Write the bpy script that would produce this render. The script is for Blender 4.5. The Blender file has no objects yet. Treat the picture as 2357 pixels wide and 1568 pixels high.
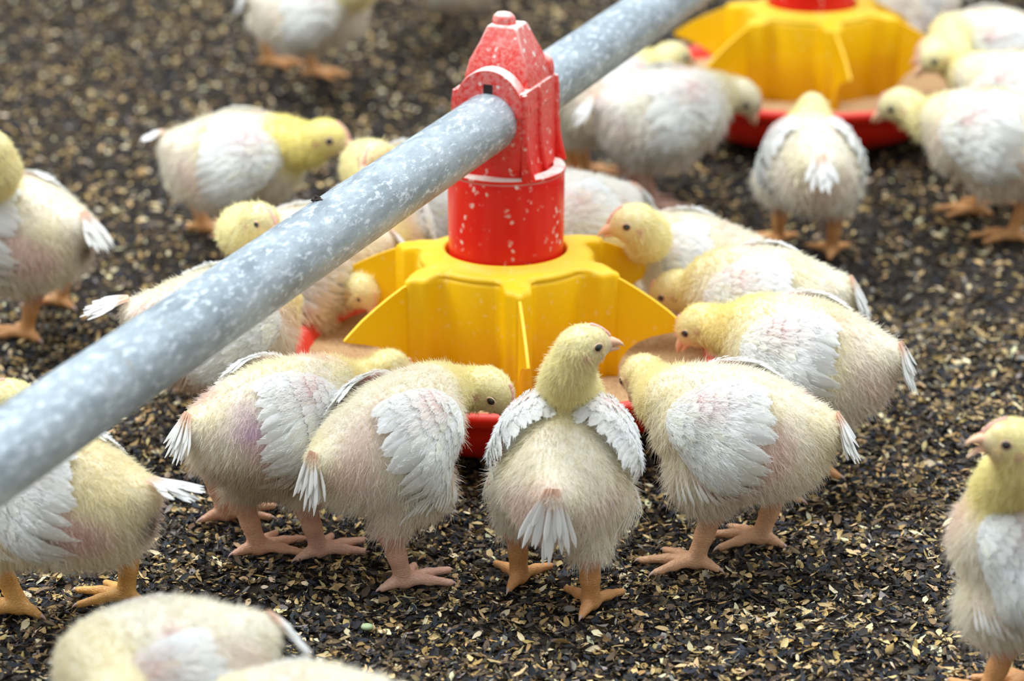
import bpy, math, random
import numpy as np
from mathutils import Vector, Matrix

rng = np.random.default_rng(7)
random.seed(7)
C = bpy.context.scene.collection
PI = math.pi
HAIR = 1.0   # amount of down
LIT = 1.0    # amount of litter
GRAINS = [(-0.2443, -0.0698), (-0.0896, -0.3877)]

# ------------------------------------------------------------------ camera, light, exposure
sc = bpy.context.scene
cam_d = bpy.data.cameras.new('camera'); cam = bpy.data.objects.new('camera', cam_d); C.objects.link(cam)
cam.location = (0.0045, -2.1003, 0.8094)
cam.rotation_euler = (math.radians(90 - 19.5), 0, 0)
cam_d.sensor_width = 36.0
cam_d.lens = 36.0 * 6670 / 2357
cam_d.clip_end = 60
cam_d.dof.use_dof = True
cam_d.dof.focus_distance = 1.94
cam_d.dof.aperture_fstop = 6.0
sc.camera = cam
sc.view_settings.view_transform = 'Standard'
sc.view_settings.look = 'None'
sc.view_settings.gamma = 1.0
sc.view_settings.use_curve_mapping = False
sc.view_settings.exposure = .63

world = bpy.data.worlds.new('barn_light'); sc.world = world; world.use_nodes = True
nt = world.node_tree; nt.nodes.clear()
wo = nt.nodes.new('ShaderNodeOutputWorld'); bg = nt.nodes.new('ShaderNodeBackground')
tc = nt.nodes.new('ShaderNodeTexCoord'); sx = nt.nodes.new('ShaderNodeSeparateXYZ')
cr = nt.nodes.new('ShaderNodeValToRGB')
nt.links.new(tc.outputs['Generated'], sx.inputs[0]); nt.links.new(sx.outputs['Z'], cr.inputs[0])
nt.links.new(cr.outputs[0], bg.inputs[0]); nt.links.new(bg.outputs[0], wo.inputs[0])
cr.color_ramp.elements[0].position = 0.0; cr.color_ramp.elements[0].color = (.29, .25, .20, 1)
cr.color_ramp.elements[1].position = 0.75; cr.color_ramp.elements[1].color = (.80, .90, 1.0, 1)
bg.inputs[1].default_value = 0.75


def area(name, loc, target, sx_, sy_, power, col):
    d = bpy.data.lights.new(name, 'AREA'); d.shape = 'RECTANGLE'; d.size = sx_; d.size_y = sy_
    d.energy = power; d.color = col
    o = bpy.data.objects.new(name, d); C.objects.link(o); o.location = loc
    o.rotation_euler = (Vector(target) - Vector(loc)).to_track_quat('-Z', 'Y').to_euler()
    return o


# rows of tube lamps high under the barn roof
area('ceiling_lamp', (-1.2, 0.2, 3.2), (0, 0.2, 0), 0.7, 4.5, 105, (0.93, 0.97, 1.0))
area('ceiling_lamp', (1.6, 0.4, 3.4), (0, 0.2, 0), 0.7, 4.5, 40, (0.93, 0.97, 1.0))


# ------------------------------------------------------------------ helpers
def tag(o, label=None, cat=None, group=None, kind=None):
    if label: o['label'] = label
    if cat: o['category'] = cat
    if group: o['group'] = group
    if kind: o['kind'] = kind
    return o


def empty(name, loc, rotz=0):
    o = bpy.data.objects.new(name, None); C.objects.link(o)
    o.location = loc; o.rotation_euler = (0, 0, rotz); o.empty_display_size = .05
    return o


def np_mesh(name, V, faces_n, mat, parent=None, col=None, smooth=True):
    """V (n,3); faces_n = list of int arrays (m,k) with one k each."""
    me = bpy.data.meshes.new(name)
    V = np.asarray(V, np.float32)
    me.vertices.add(len(V)); me.vertices.foreach_set('co', V.ravel())
    loops = np.concatenate([np.asarray(f, np.int32).ravel() for f in faces_n])
    tot = np.concatenate([np.full(len(f), f.shape[1], np.int32) for f in faces_n])
    start = np.concatenate([[0], np.cumsum(tot)[:-1]]).astype(np.int32)
    me.loops.add(len(loops)); me.loops.foreach_set('vertex_index', loops)
    me.polygons.add(len(tot)); me.polygons.foreach_set('loop_start', start)
    me.update(calc_edges=True)
    if smooth: me.polygons.foreach_set('use_smooth', np.ones(len(tot), bool))
    if col is not None:
        a = me.attributes.new('col', 'FLOAT_COLOR', 'POINT')
        c4 = np.ones((len(V), 4), np.float32); c4[:, :3] = col
        a.data.foreach_set('color', c4.ravel())
    me.materials.append(mat)
    me.validate()
    o = bpy.data.objects.new(name, me); C.objects.link(o)
    if parent: o.parent = parent
    return o


class MB:
    """collects vertices and faces of any size, built as one mesh"""
    def __init__(s): s.v = []; s.f = []; s.sm = []
    def add(s, vs, fs, smooth=True):
        n = len(s.v); s.v += [tuple(p) for p in vs]; s.f += [tuple(i + n for i in f) for f in fs]
        s.sm += [smooth] * len(fs)
    def lathe(s, prof, n=64, smooth=True, closed=False):
        vs = []; fs = []
        for r, z in prof:
            for k in range(n):
                a = 2 * PI * k / n; vs.append((r * math.cos(a), r * math.sin(a), z))
        m = len(prof)
        for i in range(m - 1 + (1 if closed else 0)):
            for k in range(n):
                a, b = i * n + k, i * n + (k + 1) % n; j = (i + 1) % m
                fs.append((a, b, j * n + (k + 1) % n, j * n + k))
        s.add(vs, fs, smooth)
    def prism(s, poly, z0, z1, M=None, smooth=False):
        n = len(poly)
        vs = [Vector((x, y, z0)) for x, y in poly] + [Vector((x, y, z1)) for x, y in poly]
        if M is not None: vs = [M @ v for v in vs]
        fs = [tuple(range(n - 1, -1, -1)), tuple(range(n, 2 * n))] + [(i, (i + 1) % n, n + (i + 1) % n, n + i) for i in range(n)]
        s.add(vs, fs, smooth)
    def loft(s, rings, cap=True, smooth=True):
        n = len(rings[0]); vs = [p for r in rings for p in r]; fs = []
        for i in range(len(rings) - 1):
            for k in range(n):
                fs.append((i * n + k, i * n + (k + 1) % n, (i + 1) * n + (k + 1) % n, (i + 1) * n + k))
        if cap:
            fs.append(tuple(range(n - 1, -1, -1))); m = (len(rings) - 1) * n; fs.append(tuple(range(m, m + n)))
        s.add(vs, fs, smooth)
    def ball(s, c, r, nu=16, nv=10, M=None):
        r = (r, r, r) if isinstance(r, (int, float)) else r
        rings = []
        for j in range(nv + 1):
            t = PI * (j + .0001) / (nv + .0002)
            ring = []
            for k in range(nu):
                a = 2 * PI * k / nu
                p = Vector((r[0] * math.sin(t) * math.cos(a), r[1] * math.sin(t) * math.sin(a), -r[2] * math.cos(t)))
                if M is not None: p = M @ p
                ring.append(p + Vector(c))
            rings.append(ring)
        s.loft(rings)
    def build(s, name, mat, parent=None, bevel=0, seg=3, normals=True):
        me = bpy.data.meshes.new(name); me.from_pydata(s.v, [], s.f); me.update()
        me.polygons.foreach_set('use_smooth', s.sm)
        me.materials.append(mat)
        import bmesh
        b = bmesh.new(); b.from_mesh(me)
        bmesh.ops.remove_doubles(b, verts=b.verts, dist=1e-6)
        if normals: bmesh.ops.recalc_face_normals(b, faces=b.faces)
        b.to_mesh(me); b.free()
        o = bpy.data.objects.new(name, me); C.objects.link(o)
        if parent: o.parent = parent
        if bevel:
            m = o.modifiers.new('bevel', 'BEVEL'); m.width = bevel; m.segments = seg; m.limit_method = 'ANGLE'
            m.angle_limit = math.radians(35); m.harden_normals = False
            o.data.polygons.foreach_set('use_smooth', [True] * len(o.data.polygons))
            w = o.modifiers.new('wn', 'WEIGHTED_NORMAL'); w.keep_sharp = False
        return o


def norm(v): return v / np.maximum(np.linalg.norm(v, axis=-1, keepdims=True), 1e-9)


# ------------------------------------------------------------------ materials
def mat(name):
    m = bpy.data.materials.new(name); m.use_nodes = True
    return m, m.node_tree, m.node_tree.nodes['Principled BSDF']


def node(t, typ, **kw):
    n = t.nodes.new(typ)
    for k, v in kw.items(): setattr(n, k, v)
    return n


def noise(t, scale, detail=4, rough=.55, coord=None, dist=0):
    n = node(t, 'ShaderNodeTexNoise'); n.inputs['Scale'].default_value = scale
    n.inputs['Detail'].default_value = detail; n.inputs['Roughness'].default_value = rough
    n.inputs['Distortion'].default_value = dist
    if coord is not None: t.links.new(coord, n.inputs['Vector'])
    return n


def ramp(t, fac, stops):
    r = node(t, 'ShaderNodeValToRGB'); e = r.color_ramp.elements
    while len(e) < len(stops): e.new(.5)
    for i, (p, c) in enumerate(stops):
        e[i].position = p; e[i].color = (c if isinstance(c, tuple) else (c, c, c)) + (1,) if not (isinstance(c, tuple) and len(c) == 4) else c
    t.links.new(fac, r.inputs[0]); return r


def mixc(t, fac, a, b, blend='MIX'):
    n = node(t, 'ShaderNodeMix', data_type='RGBA', blend_type=blend)
    for sock, v in ((n.inputs[0], fac), (n.inputs[6], a), (n.inputs[7], b)):
        if hasattr(v, 'links'): t.links.new(v, sock)
        else: sock.default_value = v if isinstance(v, (int, float)) else tuple(v) + (1,)
    return n.outputs[2]


def mathn(t, op, a, b=None):
    n = node(t, 'ShaderNodeMath', operation=op)
    for s_, v in ((n.inputs[0], a), (n.inputs[1], b)):
        if v is None: continue
        if hasattr(v, 'links'): t.links.new(v, s_)
        else: s_.default_value = v
    return n.outputs[0]


def bump(t, bs, h, strength, dist):
    b = node(t, 'ShaderNodeBump'); b.inputs['Strength'].default_value = strength; b.inputs['Distance'].default_value = dist
    t.links.new(h, b.inputs['Height']); t.links.new(b.outputs[0], bs.inputs['Normal'])


def objco(t): return node(t, 'ShaderNodeTexCoord').outputs['Object']


def plastic(name, base, dusty, dust_col=(.86, .74, .67), up_dust=.9, spots=1.0, rough=.32):
    m, t, b = mat(name); co = objco(t)
    g = node(t, 'ShaderNodeNewGeometry'); s = node(t, 'ShaderNodeSeparateXYZ'); t.links.new(g.outputs['Normal'], s.inputs[0])
    n1 = noise(t, 55, 5, .65, co); n2 = noise(t, 300, 3, .6, co); n3 = noise(t, 14, 3, .5, co)
    up = ramp(t, s.outputs['Z'], [(.30, 0.0), (.65, up_dust)])
    br = ramp(t, n1.outputs[0], [(.34, .4), (.52, 1.0)])
    f1 = mathn(t, 'MULTIPLY', up.outputs[0], br.outputs[0])
    mp_ = node(t, 'ShaderNodeMapping'); wv = noise(t, 150, 2, .5, co)
    add = node(t, 'ShaderNodeVectorMath', operation='MULTIPLY_ADD'); t.links.new(wv.outputs['Color'], add.inputs[0]); add.inputs[1].default_value = (.006, .006, .006); t.links.new(mp_.outputs[0], add.inputs[2])
    v = node(t, 'ShaderNodeTexVoronoi'); v.inputs['Scale'].default_value = 150; v.inputs['Randomness'].default_value = 1.0; t.links.new(add.outputs[0], v.inputs['Vector'])
    sp = ramp(t, v.outputs['Distance'], [(.15, 1.0), (.34, 0.0)])
    pm = ramp(t, n1.outputs[0], [(.47, 0.0), (.60, 1.0)])
    f2 = mathn(t, 'MULTIPLY', mathn(t, 'MULTIPLY', sp.outputs[0], pm.outputs[0]), spots)
    f = mathn(t, 'MINIMUM', mathn(t, 'ADD', f1, f2), 1.0)
    # film of dust that gets thicker with height on the part
    z = node(t, 'ShaderNodeSeparateXYZ'); t.links.new(co, z.inputs[0])
    hz = ramp(t, z.outputs['Z'], [(dusty[0], 0.0), (dusty[1], dusty[2])])
    film = mathn(t, 'MULTIPLY', hz.outputs[0], ramp(t, n2.outputs[0], [(.36, .12), (.62, 1.0)]).outputs[0])
    f = mathn(t, 'MAXIMUM', f, film)
    c0 = mixc(t, mathn(t, 'MULTIPLY', n3.outputs[0], .35), base, tuple(x * .8 for x in base))
    t.links.new(mixc(t, f, c0, dust_col), b.inputs['Base Color'])
    rr = node(t, 'ShaderNodeMapRange'); t.links.new(f, rr.inputs[0]); rr.inputs[3].default_value = rough; rr.inputs[4].default_value = .9
    t.links.new(rr.outputs[0], b.inputs['Roughness'])
    bump(t, b, n2.outputs[0], .12, .001)
    b.inputs['Specular IOR Level'].default_value = .32
    t.links.new(co, mp_.inputs[0])
    return m


M_red = plastic('red_plastic', (.82, .015, .008), (.205, .34, .55), up_dust=.95)
M_pan = plastic('red_pan_plastic', (.86, .022, .006), (5, 6, 0), up_dust=.12, spots=0, rough=.35)
M_yel = plastic('yellow_plastic', (.97, .585, .0), (5, 6, 0), dust_col=(.95, .78, .40), up_dust=.10, spots=.25, rough=.42)
M_dark, _t, _b = mat('dark_slot'); _b.inputs['Base Color'].default_value = (.02, .004, .003, 1)

M_steel, t, b = mat('galvanised_steel'); co = objco(t)
mp = node(t, 'ShaderNodeMapping'); t.links.new(co, mp.inputs[0]); mp.inputs['Scale'].default_value = (1, .35, 1)
n1 = noise(t, 260, 4, .7, mp.outputs[0]); n2 = noise(t, 45, 5, .6, mp.outputs[0], .4)
v = node(t, 'ShaderNodeTexVoronoi'); v.inputs['Scale'].default_value = 330; t.links.new(mp.outputs[0], v.inputs['Vector'])
c = ramp(t, n2.outputs[0], [(.33, (.24, .29, .32)), (.50, (.36, .43, .47)), (.68, (.47, .54, .58))]).outputs[0]
sp = ramp(t, n1.outputs[0], [(.53, 0.0), (.64, 1.0)])
c = mixc(t, mathn(t, 'MULTIPLY', sp.outputs[0], .8), c, (.80, .88, .95))
dk = ramp(t, n1.outputs[0], [(.30, 1.0), (.42, 0.0)])
c = mixc(t, mathn(t, 'MULTIPLY', dk.outputs[0], .4), c, (.14, .14, .13))
n4 = noise(t, 22, 5, .7, co, 1.2)
st = ramp(t, n4.outputs[0], [(.60, 0.0), (.70, .45)])
c = mixc(t, st.outputs[0], c, (.33, .27, .18))
t.links.new(c, b.inputs['Base Color']); b.inputs['Metallic'].default_value = .25; b.inputs['Roughness'].default_value = .42
bump(t, b, n1.outputs[0], .25, .0006)

M_feed, t, b = mat('feed_crumb'); co = objco(t)
n1 = noise(t, 420, 4, .7, co); n2 = noise(t, 40, 3, .6, co)
c = ramp(t, n1.outputs[0], [(.3, (.30, .17, .07)), (.5, (.62, .40, .20)), (.7, (.82, .62, .38))]).outputs[0]
t.links.new(mixc(t, mathn(t, 'MULTIPLY', n2.outputs[0], .5), c, (.55, .33, .15)), b.inputs['Base Color'])
b.inputs['Roughness'].default_value = .9; bump(t, b, n1.outputs[0], .8, .002)

M_ground, t, b = mat('litter_floor'); co = objco(t)
n1 = noise(t, 260, 5, .7, co); n2 = noise(t, 25, 4, .6, co)
c = ramp(t, n1.outputs[0], [(.3, (.018, .014, .012)), (.5, (.055, .042, .032)), (.72, (.16, .115, .07))]).outputs[0]
t.links.new(mixc(t, n2.outputs[0], c, (.03, .026, .024)), b.inputs['Base Color'])
b.inputs['Roughness'].default_value = .85; b.inputs['Specular IOR Level'].default_value = .1; bump(t, b, n1.outputs[0], 1.0, .003)


def attr_mat(name, rough, spec=.3, nscale=0, nstr=.2, ndist=.001, transl=0, contrast=.0, sss=0):
    m, t, b = mat(name)
    a = node(t, 'ShaderNodeAttribute', attribute_name='col')
    c = a.outputs['Color']
    if nscale:
        n = noise(t, nscale, 4, .6, objco(t)); bump(t, b, n.outputs[0], nstr, ndist)
        if contrast: c = mixc(t, mathn(t, 'MULTIPLY', n.outputs[0], contrast), c, (.1, .05, .03), 'MULTIPLY')
    t.links.new(c, b.inputs['Base Color'])
    b.inputs['Roughness'].default_value = rough; b.inputs['Specular IOR Level'].default_value = spec
    if sss:
        b.inputs['Subsurface Weight'].default_value = sss; b.inputs['Subsurface Radius'].default_value = (.6, .25, .12)
        b.inputs['Subsurface Scale'].default_value = .004
    if transl:
        tr = node(t, 'ShaderNodeBsdfTranslucent'); t.links.new(c, tr.inputs[0])
        mx = node(t, 'ShaderNodeMixShader'); mx.inputs[0].default_value = transl
        out = t.nodes['Material Output']
        t.links.new(b.outputs[0], mx.inputs[1]); t.links.new(tr.outputs[0], mx.inputs[2]); t.links.new(mx.outputs[0], out.inputs[0])
    return m


M_husk = attr_mat('seed_husk', .6, .18, 600, .4, .0006)
M_skin = attr_mat('chick_skin', .42, .5, 700, .3, .0006, contrast=.35, sss=.25)
t = M_skin.node_tree; bs_ = t.nodes['Principled BSDF']; old = bs_.inputs['Normal'].links[0].from_node
co = objco(t); mp = node(t, 'ShaderNodeMapping'); mp.inputs['Scale'].default_value = (260, 260, 520); t.links.new(co, mp.inputs[0])
v = node(t, 'ShaderNodeTexVoronoi', feature='DISTANCE_TO_EDGE'); v.inputs['Scale'].default_value = 1.0; t.links.new(mp.outputs[0], v.inputs['Vector'])
vr = ramp(t, v.outputs['Distance'], [(.0, 0.0), (.14, 1.0)])
b2 = node(t, 'ShaderNodeBump'); b2.inputs['Strength'].default_value = .55; b2.inputs['Distance'].default_value = .0007
la_ = node(t, 'ShaderNodeAttribute', attribute_name='leg'); t.links.new(mathn(t, 'MULTIPLY', la_.outputs['Fac'], .40), b2.inputs['Strength'])
t.links.new(vr.outputs[0], b2.inputs['Height']); t.links.new(old.outputs[0], b2.inputs['Normal']); t.links.new(b2.outputs[0], bs_.inputs['Normal'])
M_feather = attr_mat('white_feather', .6, .2, 0, transl=.25)
M_down = attr_mat('chick_down', .75, .1, 0, transl=.35)
M_beak = attr_mat('beak_horn', .4, .4, 500, .1, .0004)
M_eye, t, b = mat('eye'); b.inputs['Base Color'].default_value = (.012, .010, .012, 1); b.inputs['Roughness'].default_value = .08
b.inputs['Coat Weight'].default_value = 1.0
M_crumb, t, b = mat('dirt'); b.inputs['Base Color'].default_value = (.035, .022, .016, 1); b.inputs['Roughness'].default_value = .9
M_orange, t, b = mat('orange_grain'); b.inputs['Base Color'].default_value = (.55, .14, .03, 1); b.inputs['Roughness'].default_value = .5
M_green, t, b = mat('green_grain'); b.inputs['Base Color'].default_value = (.42, .52, .28, 1); b.inputs['Roughness'].default_value = .5


# ------------------------------------------------------------------ the floor and its litter
def gh(x, y):
    return (.0011 * np.sin(x * 41 + 1.3 * np.sin(y * 23)) + .0011 * np.sin(y * 37 + 2 * np.sin(x * 19 + 1)) + .0007 * np.sin(x * 97 + y * 83)
            + .0006 * np.sin(y * 131 - x * 71))


def make_floor():
    nx, ny = 240, 320
    xs = np.linspace(-1.7, 1.7, nx); ys = np.linspace(-1.1, 3.2, ny)
    X, Y = np.meshgrid(xs, ys, indexing='ij')
    V = np.stack([X, Y, gh(X, Y) - .0015], -1).reshape(-1, 3)
    i = np.arange(nx - 1)[:, None] * ny + np.arange(ny - 1)[None]
    F = np.stack([i, i + ny, i + ny + 1, i + 1], -1).reshape(-1, 4)
    o = np_mesh('floor', V, [F], M_ground)
    tag(o, 'dark litter covered barn floor', kind='structure')


PAL = np.array([(.022, .022, .024), (.032, .036, .045), (.055, .045, .036), (.11, .078, .048), (.20, .135, .07),
                (.44, .29, .11), (.64, .46, .22), (.80, .68, .43), (.25, .22, .19)])
PW = np.array([.19, .13, .14, .15, .12, .10, .085, .045, .04])


def husks(x0, x1, y0, y1, n, L, W, nl, zmax, seed):
    r = np.random.default_rng(seed)
    cx = r.uniform(x0, x1, n); cy = r.uniform(y0, y1, n)
    l = r.uniform(*L, n) / 2; w = r.uniform(*W, n) / 2
    k = r.choice(len(PAL), n, p=PW / PW.sum())
    col = PAL[k] * r.uniform(.7, 1.3, (n, 1)) * r.uniform(.93, 1.07, (n, 3))
    a = r.uniform(0, 2 * PI, n); tilt = r.normal(0, .33, n); roll = r.normal(0, .45, n)
    tu = np.linspace(-1, 1, nl); wv = np.array([-1., 0, 1.])
    prof = np.clip(1 - np.abs(tu) ** 2.2, .10, 1)
    asym = r.uniform(-.25, .25, n)
    cup = r.choice([-1, 1], n) * r.uniform(.15, .55, n); bend = r.normal(0, .12, n)
    U = tu[None, :, None] * l[:, None, None] * np.ones((1, 1, 3))
    Vv = wv[None, None, :] * (prof[None, :] * (1 + asym[:, None] * tu[None]))[:, :, None] * w[:, None, None]
    Z = -cup[:, None, None] * w[:, None, None] * (wv[None, None, :] ** 2) * prof[None, :, None] + bend[:, None, None] * l[:, None, None] * (tu[None, :, None] ** 2)
    P = np.stack([U, Vv, Z], -1) + r.normal(0, .00022, (n, nl, 3, 3))
    ct, st, crr, sr = np.cos(tilt), np.sin(tilt), np.cos(roll), np.sin(roll)
    y = P[..., 1] * crr[:, None, None] - P[..., 2] * sr[:, None, None]
    z = P[..., 1] * sr[:, None, None] + P[..., 2] * crr[:, None, None]; x = P[..., 0]
    x, z = x * ct[:, None, None] - z * st[:, None, None], x * st[:, None, None] + z * ct[:, None, None]
    ca, sa = np.cos(a)[:, None, None], np.sin(a)[:, None, None]
    X = x * ca - y * sa + cx[:, None, None]; Y = x * sa + y * ca + cy[:, None, None]
    zb = gh(cx, cy) + r.uniform(0, 1, n) ** 1.6 * zmax
    zz = z + zb[:, None, None]
    P = np.stack([X, Y, zz], -1).reshape(-1, 3)
    base = (np.arange(n) * nl * 3)[:, None, None]
    i = (np.arange(nl - 1) * 3)[None, :, None] + np.arange(2)[None, None, :] + base
    F = np.stack([i, i + 1, i + 4, i + 3], -1).reshape(-1, 4)
    shade = np.ones((n, nl * 3, 3)); shade[:, :, :] *= col[:, None, :]
    return P, F, shade.reshape(-1, 3)


def make_litter():
    A = husks(-.42, .45, -.62, .25, int(48000 * LIT), (.0045, .0118), (.0014, .0052), 5, .0035, 1)
    Cc = husks(-.42, .45, -.62, .25, int(30000 * LIT), (.002, .005), (.0010, .003), 3, .0040, 3)
    B = husks(-1.0, 1.15, .2, 2.2, int(90000 * LIT), (.005, .012), (.003, .0055), 3, .004, 2)
    D1 = husks(-1.0, -.42, -.7, .3, int(26000 * LIT), (.005, .012), (.0025, .0055), 3, .004, 4)
    D2 = husks(.45, 1.15, -.7, .3, int(30000 * LIT), (.005, .012), (.0025, .0055), 3, .004, 5)
    B = tuple(np.vstack([B[k], D1[k] + (len(B[0]) if k == 1 else 0), D2[k] + (len(B[0]) + len(D1[0]) if k == 1 else 0)]) for k in range(3))
    off = len(A[0]); off2 = off + len(Cc[0])
    o = np_mesh('seed_husk_litter', np.vstack([A[0], Cc[0], B[0]]), [np.vstack([A[1], Cc[1] + off, B[1] + off2])], M_husk, col=np.vstack([A[2], Cc[2], B[2]]), smooth=False)
    tag(o, 'loose bedding of dark and tan seed husks over the floor', 'litter', kind='stuff')


make_floor(); make_litter()

# ------------------------------------------------------------------ feed line
PA = math.radians(20.7)
PD = np.array([math.sin(PA), math.cos(PA), 0.])
PIPE_Z = .248


def make_pipe():
    # built along local Y, turned about Z
    o = MB(); n = 96; R = .0222; ys = np.linspace(-1.35, 2.4, 60)
    rings = [[(R * math.cos(2 * PI * k / n), y, R * math.sin(2 * PI * k / n)) for k in range(n)] for y in ys]
    o.loft(rings)
    p = o.build('feed_pipe', M_steel)
    p.location = (0, 0, PIPE_Z); p.rotation_euler = (0, 0, -PA)
    tag(p, 'galvanised steel feed pipe running diagonally through the red feeder clamps', 'pipe')
    # a crumb of dirt stuck on top of it
    c = MB()
    for i in range(7):
        a = random.uniform(0, 2 * PI); d = Vector((math.cos(a), math.sin(a), random.uniform(-.1, .9))).normalized()
        c.ball((random.uniform(-.0025, .0025), random.uniform(-.005, .005), random.uniform(.0, .002)), (random.uniform(.0008, .0016), random.uniform(.002, .0035), .001), 8, 6,
               Matrix.Rotation(a, 3, 'Z') @ Matrix.Rotation(random.uniform(-.6, .6), 3, 'X'))
    k = c.build('dirt_crumb', M_crumb); q = PD * -.325
    k.location = (q[0] - .0075 * math.cos(PA), q[1] + .0075 * math.sin(PA), PIPE_Z + .0212)
    tag(k, 'tiny dark crumb of dirt stuck on top of the steel pipe', 'dirt')


def sector_outline():
    """outline of the yellow grill seen from above: a drum with six shouldered lobes"""
    pts = []
    for k in range(6):
        a0 = k * PI / 3
        loc = [(.0655, -.0165), (.0685, -.0125), (.074, -.0108), (.080, -.0108), (.0845, -.0088), (.0862, -.0055), (.0895, -.0036), (.0925, -.0020),
               (.0925, .0020), (.0895, .0036), (.0862, .0055), (.0845, .0088), (.080, .0108), (.074, .0108), (.0685, .0125), (.0655, .0165)]
        for x, y in loc: pts.append((x * math.cos(a0) - y * math.sin(a0), x * math.sin(a0) + y * math.cos(a0)))
        b0, b1 = math.atan2(.0165, .0655), PI / 3 - math.atan2(.0165, .0655)
        for i in range(1, 7):
            a = a0 + b0 + (b1 - b0) * i / 7; pts.append((.0678 * math.cos(a), .0678 * math.sin(a)))
    return pts


def make_feeder(root, grill_rot, detail=True):
    # pan (hung a little above the litter)
    m = MB()
    m.lathe([(.0, .012), (.100, .012), (.118, .015), (.134, .023), (.146, .033), (.153, .044), (.157, .0515), (.1615, .0545), (.1655, .0575), (.1668, .0615),
             (.1660, .0655), (.1630, .0675), (.1595, .0665), (.1565, .063), (.1535, .056), (.148, .046), (.138, .036), (.12, .026), (.0, .024)], 128)
    m.build('pan', M_pan, root)
    # grill: plate + drum walls
    out = sector_outline(); n = len(out)
    ca, sa = math.cos(grill_rot), math.sin(grill_rot)
    R = lambda x, y: (x * ca - y * sa, x * sa + y * ca)
    g = MB(); inner = []
    sc_ = lambda f: [R(x * f, y * f) for x, y in out]
    ang = [math.atan2(y, x) for x, y in out]
    circ = lambda r: [R(r * math.cos(a), r * math.sin(a)) for a in ang]
    ring = lambda pts, z: [(x, y, z) for x, y in pts]
    def blend(f, r):  # outline pulled towards a circle
        return [((1 - f) * x1 + f * x2, (1 - f) * y1 + f * y2) for (x1, y1), (x2, y2) in zip([R(x, y) for x, y in out], circ(r))]
    g.loft([ring(circ(.0440), .114), ring(circ(.0460), .1380), ring(circ(.0465), .1405), ring(circ(.0480), .1414), ring(circ(.0500), .1400),
            ring(circ(.0515), .1372), ring(blend(.80, .058), .1364), ring(blend(.35, .066), .1345), ring(sc_(.965), .1328), ring(sc_(.988), .1315), ring(sc_(1.0), .1290),
            ring(sc_(1.0), .10), ring(sc_(1.0), .046), ring(sc_(.965), .046), ring(sc_(.965), .127)], cap=False)
    gr = g.build('grill', M_yel, root)
    for k in range(6):
        f = MB()
        prof = [(.088, .1300), (.096, .1275), (.108, .1220), (.120, .1158), (.132, .1088), (.142, .1015), (.1475, .0972), (.1485, .0958), (.1465, .0945),
                (.140, .0925), (.130, .0895), (.119, .0855), (.109, .0800), (.101, .0730), (.0955, .0650), (.0925, .058), (.088, .058)]
        M = Matrix.Rotation(grill_rot + k * PI / 3, 4, 'Z') @ Matrix.Rotation(PI / 2, 4, 'X')
        f.prism(prof, -.00135, .00135, M)
        f.build('fin', M_yel, gr, bevel=.0006, seg=2)
    # drop tube
    d = MB()
    d.lathe([(.040, .110), (.0432, .112), (.0434, .1380), (.0440, .155), (.0442, .196), (.0440, .2015), (.0425, .2038), (.038, .2045), (.02, .2045)], 96)
    d.build('drop_tube', M_red, root)
    # clamp around the pipe: a block with a rounded base, side ribs and an arched collar
    base = Matrix.Rotation(-PA, 4, 'Z')
    c = MB()
    def rrect(wx, wy, r, n=5):
        pts = []
        for sx_, sy_, a0 in ((1, 1, 0), (-1, 1, PI / 2), (-1, -1, PI), (1, -1, 3 * PI / 2)):
            for i in range(n + 1):
                a = a0 + PI / 2 * i / n; pts.append((sx_ * (wx - r) + r * math.cos(a), sy_ * (wy - r) + r * math.sin(a)))
        return pts
    secs = []
    for z, wx, wy, r in ((.198, .034, .037, .026), (.209, .0315, .037, .020), (.219, .029, .0365, .010), (.235, .028, .0360, .005), (.262, .0278, .0358, .004), (.2715, .0278, .0358, .004)):
        secs.append([base @ Vector((x, y, z)) for x, y in rrect(wx, wy, r)])
    c.loft(secs)
    cl = c.build('clamp', M_red, root, bevel=.0009, seg=2)
    # ribs down the sides
    for sgn in (1, -1):
        for y in (-.0335, -.004, .0335):
            w = .0028 if abs(y) > .03 else .0022
            rb = MB()
            rb.loft([[base @ Vector(p) for p in ((sgn * .026, y - w, z), (sgn * (.0292 + e), y - w, z), (sgn * (.0302 + e), y - w * .3, z), (sgn * (.0302 + e), y + w * .3, z), (sgn * (.0292 + e), y + w, z), (sgn * .026, y + w, z))]
                     for z, e in ((.205, .006), (.213, .0038), (.226, .001), (.24, 0), (.262, 0), (.2705, -.0012))])
            rb.build('side_rib', M_red, cl, bevel=.0004, seg=1)
    lip = MB()
    lip.lathe([(.0405, .2030), (.0446, .2032), (.0452, .2048), (.0444, .2062), (.0410, .2070), (.036, .207)], 96)
    lp = lip.build('tube_rim', M_red, root)
    # arched collar, front and rear
    ar = MB()
    for y0, y1 in ((-.0372, -.0235), (.0235, .0372)):
        outer = [(.0280 * math.cos(a), PIPE_Z + .0065 + .0335 * math.sin(a)) for a in np.linspace(-.05, PI + .05, 29)]
        poly = outer
        M = base @ Matrix(((1, 0, 0, 0), (0, 0, 1, 0), (0, 1, 0, 0), (0, 0, 0, 1)))
        ar.prism(poly, y0, y1, M)
    ar.build('arched_collar', M_red, cl, bevel=.001, seg=2)
    # saddle between the collars and the sloping cap on top
    sd = MB()
    sd.prism([(.0285 * math.cos(a), PIPE_Z + .006 + .026 * math.sin(a)) for a in np.linspace(0, PI, 21)], -.0236, .0236,
             base @ Matrix(((1, 0, 0, 0), (0, 0, 1, 0), (0, 1, 0, 0), (0, 0, 0, 1))))
    sd.build('saddle', M_red, cl, bevel=.001, seg=2)
    cp = MB(); secs = []
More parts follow.
